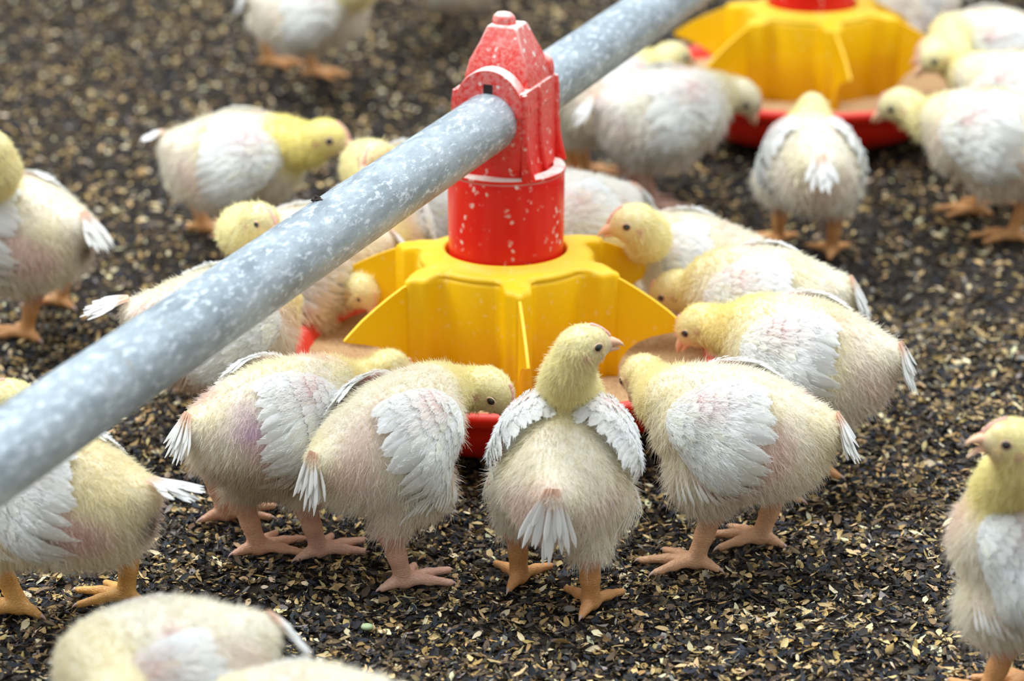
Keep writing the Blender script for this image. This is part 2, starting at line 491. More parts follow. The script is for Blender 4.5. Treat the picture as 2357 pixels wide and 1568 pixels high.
    for z, wx, wy, oy in ((.268, .0262, .0215, .002), (.278, .0255, .0212, .002), (.2895, .0225, .0200, .002), (.302, .0165, .0155, .003), (.3125, .0125, .0118, .003), (.3145, .0108, .0100, .003)):
        secs.append([base @ Vector((x, y + oy, z)) for x, y in rrect(wx, wy, .0015, 2)])
    cp.loft(secs)
    cp.build('cap', M_red, cl, bevel=.0008, seg=2)
    kb = MB()
    kb.loft([[base @ Vector((-.002 + r * math.cos(a), .0015 + r * .75 * math.sin(a), z)) for a in np.linspace(0, 2 * PI, 20, endpoint=False)]
             for z, r in ((.312, .0085), (.3165, .0092), (.3200, .0082), (.3225, .0055), (.3233, .002))])
    kb.build('cap_knob', M_red, cl)
    kn = MB(); kn.ball(base @ Vector((.0205, .0275, .2755)), (.0075, .0075, .0125), 18, 12)
    kn.build('hinge_lug', M_red, cl)
    sl = MB()
    sl.prism([(-.0035, -.0035), (.0035, -.0035), (.0035, .0035), (-.0035, .0035)], -.0378, -.0364, base @ Matrix.Translation((.000, 0, .2735)) @ Matrix(((1, 0, 0, 0), (0, 0, 1, 0), (0, 1, 0, 0), (0, 0, 0, 1))))
    sl.build('slot', M_dark, cl)


def make_feed(loc, label):
    nr, na = 26, 120; V = [(0, 0, .050)]; F = []
    for i in range(1, nr + 1):
        r = .1525 * i / nr
        for k in range(na):
            a = 2 * PI * k / na
            z = .0500 + .003 * math.sin(3 * a + 9 * r * 20) * (1 - i / nr) + .002 * random.random() + .003 * (r / .15) ** 6 - .003 * math.exp(-((r - .11) / .02) ** 2)
            V.append((r * math.cos(a), r * math.sin(a), z))
    f3 = [(0, 1 + k, 1 + (k + 1) % na) for k in range(na)]
    f4 = [(1 + (i - 1) * na + k, 1 + i * na + k, 1 + i * na + (k + 1) % na, 1 + (i - 1) * na + (k + 1) % na) for i in range(1, nr) for k in range(na)]
    o = np_mesh('feed', np.array(V), [np.array(f3), np.array(f4)], M_feed)
    o.location = loc
    tag(o, label, 'feed', 'feed in the pans', kind='stuff')


make_pipe()
GR = math.radians(-90 + 6.3)
FE = [(0, 'pan feeder with red tube and yellow star grill, nearest and in sharp focus', 'tan feed crumbs in the red pan of the nearest feeder'),
      (.888, 'blurred pan feeder cropped by the top edge, second along the pipe', 'feed crumbs in the red pan of the second, blurred feeder'),
      (1.776, 'dark red feeder barely showing in the top right corner, farthest along the pipe', None)]
for i, (tt, lab, flab) in enumerate(FE):
    p = PD * tt
    r = empty('pan_feeder', (p[0], p[1], 0)); tag(r, lab, 'feeder', 'poultry pan feeders along the pipe')
    make_feeder(r, GR + (0, .06, .2)[i])
    if flab: make_feed((p[0], p[1], 0), flab)
for nm, mt, lx, ly, rr, lab in (('grain', M_orange, 0, 0, (.0033, .003, .0026), 'small orange grain lying on the litter left of the feeding chicks'), ('grain', M_green, 0, 0, (.0042, .0035, .0022), 'pale green grain on the litter near the bottom edge')):
    u = GRAINS[0 if mt is M_orange else 1]
    g = MB(); g.ball((0, 0, 0), rr, 14, 10); o = g.build(nm, mt); o.location = (u[0], u[1], .0055); tag(o, lab, 'grain')

# ------------------------------------------------------------------ chicks
def smin(a, b, k):
    h = np.clip(.5 + .5 * (b - a) / k, 0, 1)
    return b * (1 - h) + a * h - k * h * (1 - h)


class Prim:
    def __init__(s, kind, a, b=None, r=None, r2=None, k=.01, rot=None, grp='torso'):
        s.kind = kind; s.a = np.array(a, float); s.b = None if b is None else np.array(b, float)
        s.r = np.array(r, float) if kind == 'e' else r; s.r2 = r2; s.k = k; s.rot = rot; s.grp = grp
    def box(s):
        if s.kind == 'e': m = s.r.max(); return s.a - m, s.a + m
        m = max(s.r, s.r2); return np.minimum(s.a, s.b) - m, np.maximum(s.a, s.b) + m
    def d(s, P):
        if s.kind == 'e':
            q = P - s.a
            if s.rot is not None: q = q @ s.rot
            k0 = np.linalg.norm(q / s.r, axis=-1); k1 = np.linalg.norm(q / s.r ** 2, axis=-1)
            return k0 * (k0 - 1) / np.maximum(k1, 1e-9)
        ab = s.b - s.a; t = np.clip(((P - s.a) @ ab) / (ab @ ab + 1e-12), 0, 1)
        return np.linalg.norm(P - (s.a + t[..., None] * ab), axis=-1) - (s.r + (s.r2 - s.r) * t)


def sdf(prims, P):
    d = np.full(P.shape[:-1], .05)
    for p in prims: d = smin(d, p.d(P), p.k)
    return d


def surface_nets(prims, h):
    lo = np.min([p.box()[0] for p in prims], 0) - .006; hi = np.max([p.box()[1] for p in prims], 0) + .006
    n = np.ceil((hi - lo) / h).astype(int) + 1
    D = np.full(tuple(n), .05, np.float32)
    ax = [lo[i] + h * np.arange(n[i]) for i in range(3)]
    for p in prims:
        b0, b1 = p.box(); mg = p.k + .008
        i0 = np.clip(((b0 - mg - lo) / h).astype(int), 0, n); i1 = np.clip(((b1 + mg - lo) / h).astype(int) + 2, 0, n)
        sl = tuple(slice(a, b) for a, b in zip(i0, i1))
        G = np.stack(np.meshgrid(ax[0][sl[0]], ax[1][sl[1]], ax[2][sl[2]], indexing='ij'), -1)
        D[sl] = smin(D[sl], p.d(G), p.k)
    S = D < 0
    c = [S[dx:n[0] - 1 + dx, dy:n[1] - 1 + dy, dz:n[2] - 1 + dz] for dx in (0, 1) for dy in (0, 1) for dz in (0, 1)]
    cnt = sum(x.astype(np.int8) for x in c); act = (cnt > 0) & (cnt < 8)
    idx = np.full(act.shape, -1, np.int64); I = np.argwhere(act); idx[act] = np.arange(len(I))
    acc = np.zeros((len(I), 3)); num = np.zeros(len(I))
    offs = [(dx, dy, dz) for dx in (0, 1) for dy in (0, 1) for dz in (0, 1)]
    val = [D[I[:, 0] + o[0], I[:, 1] + o[1], I[:, 2] + o[2]] for o in offs]
    for i in range(8):
        for j in range(i + 1, 8):
            df = np.array(offs[j]) - np.array(offs[i])
            if np.abs(df).sum() != 1: continue
            m = (val[i] < 0) != (val[j] < 0)
            t = np.where(m, val[i] / np.where(m, val[i] - val[j], 1), 0)
            acc[m] += (np.array(offs[i]) + t[:, None] * df)[m]; num[m] += 1
    V = lo + h * (I + acc / num[:, None])
    F = []
    for axis in range(3):
        a, b = (axis + 1) % 3, (axis + 2) % 3
        s0 = [slice(1, n[i] - 1) for i in range(3)]; s0[axis] = slice(0, n[axis] - 1)
        s1 = list(s0); s1[axis] = slice(1, n[axis])
        A = S[tuple(s0)]; B = S[tuple(s1)]; ch = np.argwhere(A != B)
        if not len(ch): continue
        sign = A[tuple(ch.T)]
        base = ch.copy(); base[:, a] += 1; base[:, b] += 1
        q = []
        for da, db in ((-1, -1), (0, -1), (0, 0), (-1, 0)):
            e = base.copy(); e[:, a] += da; e[:, b] += db; q.append(idx[tuple(e.T)])
        q = np.stack(q, 1); q[~sign] = q[~sign][:, ::-1]; F.append(q)
    return V, np.vstack(F)


def nvec(P, f, s):
    """smooth pseudo random vector field"""
    x, y, z = P[..., 0] * f, P[..., 1] * f, P[..., 2] * f
    return np.stack([np.sin(x * 1.1 + 2.1 * np.sin(y * .9 + s) + s) + np.sin(z * 1.7 + s * 3), np.sin(y * 1.3 + 1.7 * np.sin(z * 1.1 + 2 * s)) + np.sin(x * 1.9 + s * 5),
                     np.sin(z * 1.2 + 1.9 * np.sin(x * 1.05 + 3 * s)) + np.sin(y * 1.6 + s * 7)], -1) * .5


def sstep(a, b, x):
    t = np.clip((x - a) / (b - a), 0, 1); return t * t * (3 - 2 * t)


def mixv(c, d, w): return c * (1 - w[:, None]) + np.array(d) * w[:, None]


def feathers(roots, dirs, normals_f, surf, L, W, col_root, col_tip, r, nseg=8, lift=.0015, quill=.0, jag=.0):
    """each feather is a strip that follows surf(P)->P on the body; returns V,F,col"""
    n = len(roots); t = np.linspace(0, 1, nseg)
    V = []; Cc = []
    P = roots[:, None, :] + dirs[:, None, :] * (t[None, :, None] * L[:, None, None])
    N0 = normals_f(P.reshape(-1, 3)).reshape(P.shape)
    P = surf(P.reshape(-1, 3), np.tile(t, n)).reshape(P.shape)
    P = P + N0 * (lift * (t ** 2))[None, :, None] * r.uniform(.2, 1.8, (n, 1, 1))
    T = np.gradient(P, axis=1); T = norm(T); S = norm(np.cross(N0, T)); N = norm(np.cross(T, S))
    prof = np.interp(t, [0, .15, .35, .6, .82, .94, 1], [.30, .62, .88, 1, .92, .62, .12])
    if quill > 0: prof = np.where(t < quill, .16, prof * sstep(quill - .05, quill + .25, t) + .1)
    w = W[:, None] * prof[None]
    wl = w * (1 + jag * r.uniform(-1, 1, w.shape)); wr = w * (1 + jag * r.uniform(-1, 1, w.shape))
    left = P + S * wl[..., None] - N * (w * .28)[..., None]; right = P - S * wr[..., None] - N * (w * .28)[..., None]
    jl = P + S * wl[..., None] * .5 - N * (w * .06)[..., None]; jr = P - S * wr[..., None] * .5 - N * (w * .06)[..., None]
    G = np.stack([left, jl, P + N * .0002, jr, right], 2)          # n,nseg,5,3
    base = (np.arange(n) * nseg * 5)[:, None, None]
    i = (np.arange(nseg - 1) * 5)[None, :, None] + np.arange(4)[None, None] + base
    F = np.stack([i, i + 1, i + 6, i + 5], -1).reshape(-1, 4)
    tt = t[None, :, None]
    col = col_root[:, None, :] * (1 - np.clip(tt * 2.2, 0, 1)) + col_tip[:, None, :] * np.clip(tt * 2.2, 0, 1)
    col = np.repeat(col[:, :, None, :], 5, 2).copy()
    col[:, :, 2, :] *= np.array([1.03, 1.01, .95]); col[:, :, [0, 4], :] *= .97
    return G.reshape(-1, 3), F, col.reshape(-1, 3)


def tube(pts, rads, n=12, squash=None):
    pts = [np.array(p, float) for p in pts]; rings = []; up = np.array([0, 0, 1.])
    for i, p in enumerate(pts):
        t = pts[min(i + 1, len(pts) - 1)] - pts[max(i - 1, 0)]; t = t / np.linalg.norm(t)
        s = np.cross(t, up); s = s / max(np.linalg.norm(s), 1e-6) if np.linalg.norm(s) > 1e-3 else np.array([1., 0, 0]); u = np.cross(s, t)
        ra = rads[i] if isinstance(rads[i], tuple) else (rads[i], rads[i])
        rings.append([tuple(p + s * ra[0] * math.cos(a) + u * ra[1] * math.sin(a)) for a in np.linspace(0, 2 * PI, n, endpoint=False)])
    return rings


def make_chick(B):
    s = B.get('s', 1.0) * .80; ls = B.get('ls', .98); q = B.get('q', 2)                      # q: 3 sharp, 2 soft, 1 far
    r = np.random.default_rng(B['seed']); sd = B['seed'] * 1.37
    yaw = math.radians(B['yaw']); cy, sy = math.cos(yaw), math.sin(yaw)
    bx, by = B['xy']
    def loc(w):  # world point to this chick's frame (metres)
        x, y, z = w[0] - bx, w[1] - by, w[2]
        return np.array([x * cy + y * sy, -x * sy + y * cy, z])
    def ldir(az, el):
        a = math.radians(az) - yaw; e = math.radians(el)
        return np.array([math.cos(a) * math.cos(e), math.sin(a) * math.cos(e), math.sin(e)])
    Cc = np.array([0, 0, B.get('z', .1)]); pt = math.radians(B.get('pitch', 0)); rl = math.radians(B.get('roll', 0))
    Ry = np.array([[math.cos(pt), 0, -math.sin(pt)], [0, 1, 0], [math.sin(pt), 0, math.cos(pt)]])   # columns: body axes
    Rx = np.array([[1, 0, 0], [0, math.cos(rl), -math.sin(rl)], [0, math.sin(rl), math.cos(rl)]])
    R = Ry @ Rx
    T = lambda x, y, z: Cc + R @ (np.array([x, y, z]) * s)
    fat = B.get('fat', 1.0)
    E = lambda c, rr, k, g='torso', rot=None: Prim('e', T(*c), r=np.array(rr) * s * np.array([1, fat, fat]), k=k * s, rot=R if rot is None else rot, grp=g)
    torso = [E((0, 0, .002), (.060, .045, .047), .02), E((.034, 0, -.004), (.038, .040, .041), .02), E((-.044, 0, -.006), (.036, .037, .038), .02),
             E((-.016, 0, -.022), (.044, .040, .032), .02), E((-.072, 0, .012), (.016, .015, .013), .018)]
    # head and neck
    H = loc(B['head']); hd = ldir(*B['hdir']); side = np.cross([0, 0, 1.], hd); side /= np.linalg.norm(side); hu = np.cross(hd, side)
    if 'htilt' in B:
        a = math.radians(B['htilt']); side, hu = side * math.cos(a) + hu * math.sin(a), hu * math.cos(a) - side * math.sin(a)
    N0 = T(.040, 0, .016); up_ = float(np.clip((H[2] - Cc[2]) / .05, 0, 1)); d0 = norm(R @ np.array([1.0 - .3 * up_, 0, -.10 + .75 * up_]))
    hs = B.get('hs', 1.0) * s * .98
    N3 = H - hd * .006 * hs - hu * .004 * hs
    L = np.linalg.norm(N3 - N0)
    N1 = N0 + d0 * L * (.30 + .12 * up_); N2 = N3 - (hd * .55 + hu * .85) / np.linalg.norm(hd * .55 + hu * .85) * L * .40
    ts = np.linspace(0, 1, 7)
    bz = lambda t: N0 * (1 - t) ** 3 + 3 * N1 * t * (1 - t) ** 2 + 3 * N2 * t * t * (1 - t) + N3 * t ** 3
    nr = np.interp(ts, [0, .35, .7, 1], [.028, .0215, .0180, .0168]) * s
    neck = [Prim('c', bz(ts[i]), bz(ts[i + 1]), nr[i], nr[i + 1], .012 * s, grp='neck') for i in range(6)]
    HR = np.stack([hd, side, hu], 1)
    hp = lambda a, b_, c: H + (hd * a + side * b_ + hu * c) * hs
    head = [Prim('e', H, r=np.array([.0225, .0172, .0185]) * hs, k=.008 * s, rot=HR, grp='head'),
            Prim('c', hp(.009, 0, -.003), hp(.0195, 0, -.0035), .0115 * hs, .0062 * hs, .006 * s, grp='face')]
    # legs
    legs = []; toes = []; claws = []
    for i, sg in enumerate((1, -1)):
        F = np.append(loc(tuple(B['feet'][i]) + (0,))[:2], .0)
        fy = math.radians(B.get('fyaw', (0, 0))[i])
        ft = F + np.array([0, 0, .0085 * ls])
        lean = B.get('lean', (.012, .012))[i]
        hock = F + np.array([-lean, 0, .047]) * ls + np.array([0, 0, 0])
        hip = T(-.010, sg * .024, -.014); knee = (hip * .55 + hock * .45) + np.array([.018, sg * .004, .002]) * ls
        legs += [Prim('c', hip, knee, .031 * s, .025 * s, .016 * s, grp='thigh'), Prim('c', knee, hock + np.array([.001, 0, .010]) * ls, .0240 * s, .0118 * ls, .012 * ls, grp='thigh'),
                 Prim('c', hock + np.array([.001, 0, .012]) * ls, hock, .0105 * ls, .0088 * ls, .006 * ls, grp='shank'),
                 Prim('c', hock, hock * .5 + ft * .5, .0088 * ls, .0064 * ls, .004 * ls, grp='shank'), Prim('c', hock * .5 + ft * .5, ft, .0062 * ls, .0066 * ls, .004 * ls, grp='shank')]
        for az, ln in ((0, .043), (38, .036), (-38, .036), (168, .019)):
            a = fy + math.radians(az + r.uniform(-4, 4)); dv = np.array([math.cos(a), math.sin(a), 0])
            p0 = ft * np.array([1, 1, 0]) + np.array([0, 0, .0085 * ls]); p1 = p0 + dv * ln * .45 * ls; p1[2] = .0080 * ls; p2 = p0 + dv * ln * .88 * ls; p2[2] = .0050 * ls
            legs += [Prim('c', p0, p1, .0048 * ls, .0034 * ls, .0030 * ls, grp='shank'), Prim('c', p1, p2, .0034 * ls, .0027 * ls, .0015 * ls, grp='shank')]
            pad = p1 - np.array([0, 0, .001]); legs.append(Prim('c', pad, pad + dv * .002, .0037 * ls, .0037 * ls, .0015 * ls, grp='shank'))
            claws.append((p2 + dv * .0008 * ls, dv))
    prims = torso + neck + head + legs
    V, F = surface_nets(prims, {3: .0016, 2: .0021, 1: .0028}[q])
    # colours
    tor_ = torso + [p for p in legs if p.grp == 'thigh']
    def dg(g, P): return np.min([p.d(P) for p in prims if p.grp == g], 0)
    def body_coords(P):
        Q = (P - Cc) @ R / s; return Q[:, 0], Q[:, 1], Q[:, 2]
    yel = np.array(B.get('yel', (.96, .87, .48))); cream = np.array(B.get('cream', (.95, .885, .73))); pink = np.array((.80, .42, .36))
    blush = B.get('blush', .5)
    def colour(P):
        x, y, z = body_coords(P); n = nvec(P, 60, sd); n2 = nvec(P, 170, sd + 2)
        ht = dg('head', P); nk = dg('neck', P); nk2 = np.min([p.d(P) for p in neck[2:]], 0); to = np.minimum(dg('torso', P), dg('thigh', P) + .004); shk = dg('shank', P); th = dg('thigh', P)
        c = np.tile(cream, (len(P), 1)) * (1 + .04 * n2[:, :1])
        # greyer fluff low on the body, pinkish thin spots
        c = mixv(c, (.90, .85, .76), sstep(0, .7, .5 + n[:, 0] * .6) * .5 * sstep(.03, -.01, z))
        c = mixv(c, yel, sstep(-.2, .7, n[:, 1]) * .35 * sstep(-.05, .02, z))
        pk = sstep(.15, .75, n[:, 2] * .6 + .5 * np.exp(-((x + .052) ** 2 + (z + .010) ** 2) / .0006) + .3 * np.exp(-((x + .01) ** 2 + (z + .03) ** 2) / .0004))
        c = mixv(c, (.82, .52, .47), pk * blush * .7)
        c = mixv(c, yel, sstep(.020, -.002, np.minimum(nk2, ht) - to * .5))
        face = dg('face', P); c = mixv(c, (.90, .56, .40), sstep(.006, -.003, face) * .85)
        hl = (P - H) @ HR / hs; ear = np.exp(-((hl[:, 0] + .004) ** 2 + (hl[:, 2] + .005) ** 2) / .000012) * (np.abs(hl[:, 1]) > .008)
        c = mixv(c, (.70, .34, .30), ear * .75 * (ht < .01))
        if B.get('mark'):
            mx_, mz_, mc_, mr_ = B['mark']; c = mixv(c, mc_, .75 * np.exp(-((x - mx_) ** 2 + (z - mz_) ** 2) / mr_ ** 2) * (.6 + .4 * n2[:, 0]).clip(0, 1))
        leg = np.array(B.get('leg', (.93, .47, .18)))
        w = (shk < th - .0015) & (shk < to + .01) & (P[:, 2] < .062 * ls)
        lc = leg * (1 + .08 * n2[:, :1]); lc = mixv(lc, (.90, .48, .38), sstep(.030, .052, P[:, 2] / ls) * .8)
        c[w] = lc[w]
        return np.clip(c, 0, 1)
    me_col = colour(V)
    if B.get('dirt'):
        x, y, z = body_coords(V); m = np.exp(-((x + .082) ** 2 + (z + .014) ** 2 + (y + .004) ** 2) / .00012); me_col = mixv(me_col, (.06, .03, .015), m)
    root = np_mesh('chick', V, [F], M_skin, col=me_col)
    la = root.data.attributes.new('leg', 'FLOAT', 'POINT'); la.data.foreach_set('value', ((dg('shank', V) < dg('thigh', V) - .0015) & (V[:, 2] < .062 * ls)).astype(np.float32))
    root.location = (bx, by, 0); root.rotation_euler = (0, 0, yaw)
    tag(root, B['label'], 'chick', 'broiler chicks around the feeders')

    # --- surface helpers around the body axis
    def axis_coords(P):
        Q = (P - Cc) @ R / s; return Q[:, 0], np.arctan2(Q[:, 2], np.abs(Q[:, 1])), np.sign(Q[:, 1])
    def on_body(x, phi, sg, off):
        d = np.stack([np.zeros_like(x), np.cos(phi) * sg, np.sin(phi)], -1); o = np.stack([x, np.zeros_like(x), np.zeros_like(x)], -1)
        lo = np.full(len(x), .004); hi = np.full(len(x), .10)
        for _ in range(13):
            m = (lo + hi) / 2; P = (o + d * m[:, None]) * s @ R.T + Cc; v = sdf(tor_, P); ins = v < 0; lo = np.where(ins, m, lo); hi = np.where(ins, hi, m)
        return (o + d * (lo + off)[:, None]) * s @ R.T + Cc
    RM = .047
    SH = B.get('wx', 0.0); wr = math.radians(B.get('wrot', 0)); wl = B.get('wlift', 1.45); ws = B.get('ws', 1.22)
    # wing plane coords (a back from shoulder, b up) -> (x, phi)
    def wing_pt(a, b, sg, off):
        a = a * ws; b = b * ws
        ca, sa = math.cos(wr), math.sin(wr); x = .046 + SH - (a * ca - b * sa); sz = B.get('wb', .013) + a * sa + b * ca
        return on_body(x, sz / RM, sg, off)
    def pad(a, b):
        e = ((a - .036) / .046) ** 2 + ((b - .000) / .034) ** 2
        return (.0075 * wl) * np.clip(1 - e, 0, 1) ** .6 + .0012 + .006 * (wl - 1) * np.clip(-b / .03, 0, 1)
    wings_mask = lambda x, sz: 0
    white = np.array(B.get('white', (.95, .96, .95)))
    barbs = []
    for sg in (1, -1):
        Vs = []; Fs = []; Cs = []; off0 = 0
        # under pad
        na, nb = 20, 16
        aa, bb = np.meshgrid(np.linspace(0, 1, na), np.linspace(-1, 1, nb), indexing='ij')
        A = -.008 + aa * .062; hw = .031 * np.sqrt(np.clip(1 - ((A - .026) / .0385) ** 2, .02, 1)); Bv = bb * hw - .001
        edge = np.clip(1 - bb ** 2, 0, 1) ** .5 * np.clip(np.sin(np.clip(aa, 0, 1) * PI), 0, 1) ** .5
        P = wing_pt(A.ravel(), Bv.ravel(), sg, (pad(A, Bv) * edge - .0015).ravel())
        i = np.arange(na - 1)[:, None] * nb + np.arange(nb - 1)[None]; Fq = np.stack([i, i + nb, i + nb + 1, i + 1], -1).reshape(-1, 4)
        if sg < 0: Fq = Fq[:, ::-1]
        pc = np.tile(white * np.array([.98, .95, .86]), (len(P), 1))
        sp = np.exp(-((A.ravel() - .018) ** 2 + (Bv.ravel() - .014) ** 2) / .00010); pc = mixv(pc, (.88, .40, .36), sp * .8)
        Vs.append(P); Fs.append(Fq); Cs.append(pc); off0 += len(P)
        rows = [(.026, .030, 19, .043, .0072, -26, 16, 0), (.020, .029, 17, .033, .0064, -24, 18, 1), (.013, .027, 15, .024, .0055, -20, 22, 2),
                (.006, .024, 11, .018, .0050, -18, 24, 3), (.000, .019, 10, .015, .0045, -20, 26, 4), (-.005, .012, 7, .012, .004, -25, 30, 5)]
        for a0, hb, n, ln, w, d0_, d1_, lay in rows:
            if q == 1: n = max(5, n // 2); w *= 1.7
            f = np.linspace(-1, 1, n) + r.normal(0, .03, n)
            ra = a0 + .006 * f ** 2 + r.normal(0, .001, n); rb = f * hb * .92 - .001
            an = np.radians(np.interp(f, [-1, 1], [d0_, d1_]) + r.normal(0, 3, n) + B.get('wang', 0))
            Ls = ln * np.interp(f, [-1, -.4, .3, 1], [.72, 1.0, .95, .62]) * r.uniform(.92, 1.08, n); Wd = w * np.interp(f, [-1, 0, 1], [.85, 1, .8]) * r.uniform(.85, 1.1, n) / 2 * 1.75
            nseg = 8 if q > 1 else 5; t = np.linspace(0, 1, nseg)
            # curved (slightly drooping) feather lines in the wing plane
            a_ = ra[:, None] + np.cos(an)[:, None] * Ls[:, None] * t; b_ = rb[:, None] + np.sin(an)[:, None] * Ls[:, None] * t - (.10 * Ls)[:, None] * t ** 2
            po = pad(np.minimum(a_, .060 + 0 * a_), b_ * .9) * np.interp(a_, [.045, .075], [1, .45]) + .0005 + lay * .0005 + (t ** 2 * .0012)[None] + r.uniform(0, .0012, (n, 1)) * t[None]
            P = wing_pt(a_.ravel(), b_.ravel(), sg, po.ravel()).reshape(n, nseg, 3)
            P2 = wing_pt(a_.ravel(), b_.ravel(), sg, po.ravel() + .003).reshape(n, nseg, 3)
            N0_ = norm(P2 - P); Tn = norm(np.gradient(P, axis=1)); S = norm(np.cross(N0_, Tn)); N = norm(np.cross(Tn, S))
            prof = np.interp(t, [0, .15, .35, .6, .80, .93, 1], [.35, .65, .9, 1, .93, .62, .15]); ww = Wd[:, None] * prof[None] * s * ws
            jg = .10 if q == 3 else .05
            lf = ww * (1 + jg * r.uniform(-1, 1, ww.shape)); rt_ = ww * (1 + jg * r.uniform(-1, 1, ww.shape)); tw = r.uniform(-.05, .22, (n, 1))
            G = np.stack([P + S * lf[..., None] - N * (ww * (.16 - tw))[..., None], P + S * (lf * .5)[..., None] - N * (ww * .04)[..., None], P + N * .00025,
                          P - S * (rt_ * .5)[..., None] - N * (ww * .04)[..., None], P - S * rt_[..., None] - N * (ww * (.16 + tw))[..., None]], 2)
            base = (np.arange(n) * nseg * 5)[:, None, None] + off0
            i = (np.arange(nseg - 1) * 5)[None, :, None] + np.arange(4)[None, None] + base
            Fq = np.stack([i, i + 1, i + 6, i + 5], -1).reshape(-1, 4)
            if q > 1:   # barbs: fine strands along both vanes, a little past the edge
                nb_ = int({3: 620, 2: 200}[q] * HAIR * ln / .03); fi = r.integers(0, n, nb_ ); ti = r.integers(0, nseg - 1, nb_); tf = r.random(nb_); sd_ = r.choice([-1., 1.], nb_); uu = r.uniform(.15, 1.0, nb_) ** .6
                g_ = lambda A_: A_[fi, ti] * (1 - tf[:, None]) + A_[fi, ti + 1] * tf[:, None]
                w_ = ww[fi, ti] * (1 - tf) + ww[fi, ti + 1] * tf
                p0 = g_(P) + g_(S) * (sd_ * w_ * uu)[:, None] + g_(N) * .00035
                dd = norm(g_(Tn) * 1.0 + g_(S) * (sd_ * .42)[:, None] + g_(N) * .06 + r.normal(0, .07, (nb_, 3)))
                barbs.append((p0, dd, r.uniform(.0018, .0045, nb_) * s, np.tile(white, (nb_, 1)) * r.uniform(.93, 1.02, (nb_, 1)), r.random(nb_)))
            tip = np.tile(white, (n, 1)) * r.uniform(.95, 1.03, (n, 1)); tip = mixv(tip, white * np.array([.96, .94, .74]), r.uniform(0, 1, n) * (.6 if lay > 1 else .3))
            dist = np.exp(-((ra + .004 - .016) ** 2 + (rb - .014) ** 2) / .00013); rc = mixv(tip, (.90, .42, .38), dist * .85); tp = mixv(tip, (.92, .60, .55), dist * .35)
            tt = np.clip(t * 2.0, 0, 1)[None, :, None]; cc = rc[:, None] * (1 - tt) + tp[:, None] * tt; cc = np.repeat(cc[:, :, None, :], 5, 2).copy()
            cc[:, :, [0, 4]] *= .97; cc[:, -1] *= .97
            Vs.append(G.reshape(-1, 3)); Fs.append(Fq); Cs.append(np.clip(cc.reshape(-1, 3), 0, .97)); off0 += n * nseg * 5
        np_mesh('wing', np.vstack(Vs), [np.vstack(Fs)], M_feather, root, col=np.vstack(Cs))
    # --- tail fan
    n = 15 if q > 1 else 7
    TR = T(-.0800, 0, .027); ta = math.radians(B.get('tail', -50)); ty = math.radians(B.get('tyaw', 0))
    az = np.radians(np.linspace(-24, 24, n)) + ty + r.normal(0, .04, n); az = np.concatenate([az, az[::2] * .8 + .05]); n2_ = len(az)
    lay = np.concatenate([np.zeros(n), np.ones(n2_ - n)])
    e = ta + r.normal(0, .06, n2_) + lay * .06
    dl = np.stack([-np.cos(e), np.sin(az) * 1.0, np.sin(e) + .0 * az], -1); dl = norm(dl) @ R.T
    side_ = R @ np.array([0, 1., 0]); upn = norm(np.cross(dl, side_) * 1.0); upn = np.where((upn @ (R @ np.array([-.3, 0, 1.])))[:, None] < 0, -upn, upn)
    tl = B.get('tl', 1.5)
    Ls = (.030 - .016 * np.abs(az - ty) - lay * .008) * r.uniform(.9, 1.1, n2_) * s * tl
    rootp = TR + (side_ * (np.sin(az - ty) * .012)[:, None] + upn * (lay * .0015 + .001)[:, None]) * s
    nseg = 9 if q > 1 else 5; t = np.linspace(0, 1, nseg)
    P = rootp[:, None] + dl[:, None] * (Ls[:, None] * t)[..., None] - np.array([0, 0, 1.]) * (Ls[:, None] * .12 * t ** 2)[..., None]
    S = norm(np.cross(upn, dl))[:, None] * np.ones((1, nseg, 1))
    prof = np.interp(t, [0, .35, .5, .75, .92, 1], [.20, .22, .70, 1, .75, .15]); ww = .0025 * s * prof[None] * (1 + .2 * r.uniform(-1, 1, (n2_, nseg))) * (1.6 if q == 1 else 1)
    U = upn[:, None]
    G = np.stack([P + S * ww[..., None] - U * (ww * .4)[..., None], P + U * .0003, P - S * ww[..., None] - U * (ww * .4)[..., None]], 2)
    i = (np.arange(nseg - 1) * 3)[None, :, None] + np.arange(2)[None, None] + (np.arange(n2_) * nseg * 3)[:, None, None]
    Fq = np.stack([i, i + 1, i + 4, i + 3], -1).reshape(-1, 4)
    tt = np.clip((t - .15) / .4, 0, 1)[None, :, None, None]
    cc = np.array([.90, .62, .46]) * (1 - tt) + np.array([.93, .93, .90]) * tt * np.ones((n2_, 1, 3, 1))
    np_mesh('tail_feathers', G.reshape(-1, 3), [Fq], M_feather, root, col=np.ascontiguousarray(np.broadcast_to(cc, G.shape)).reshape(-1, 3))
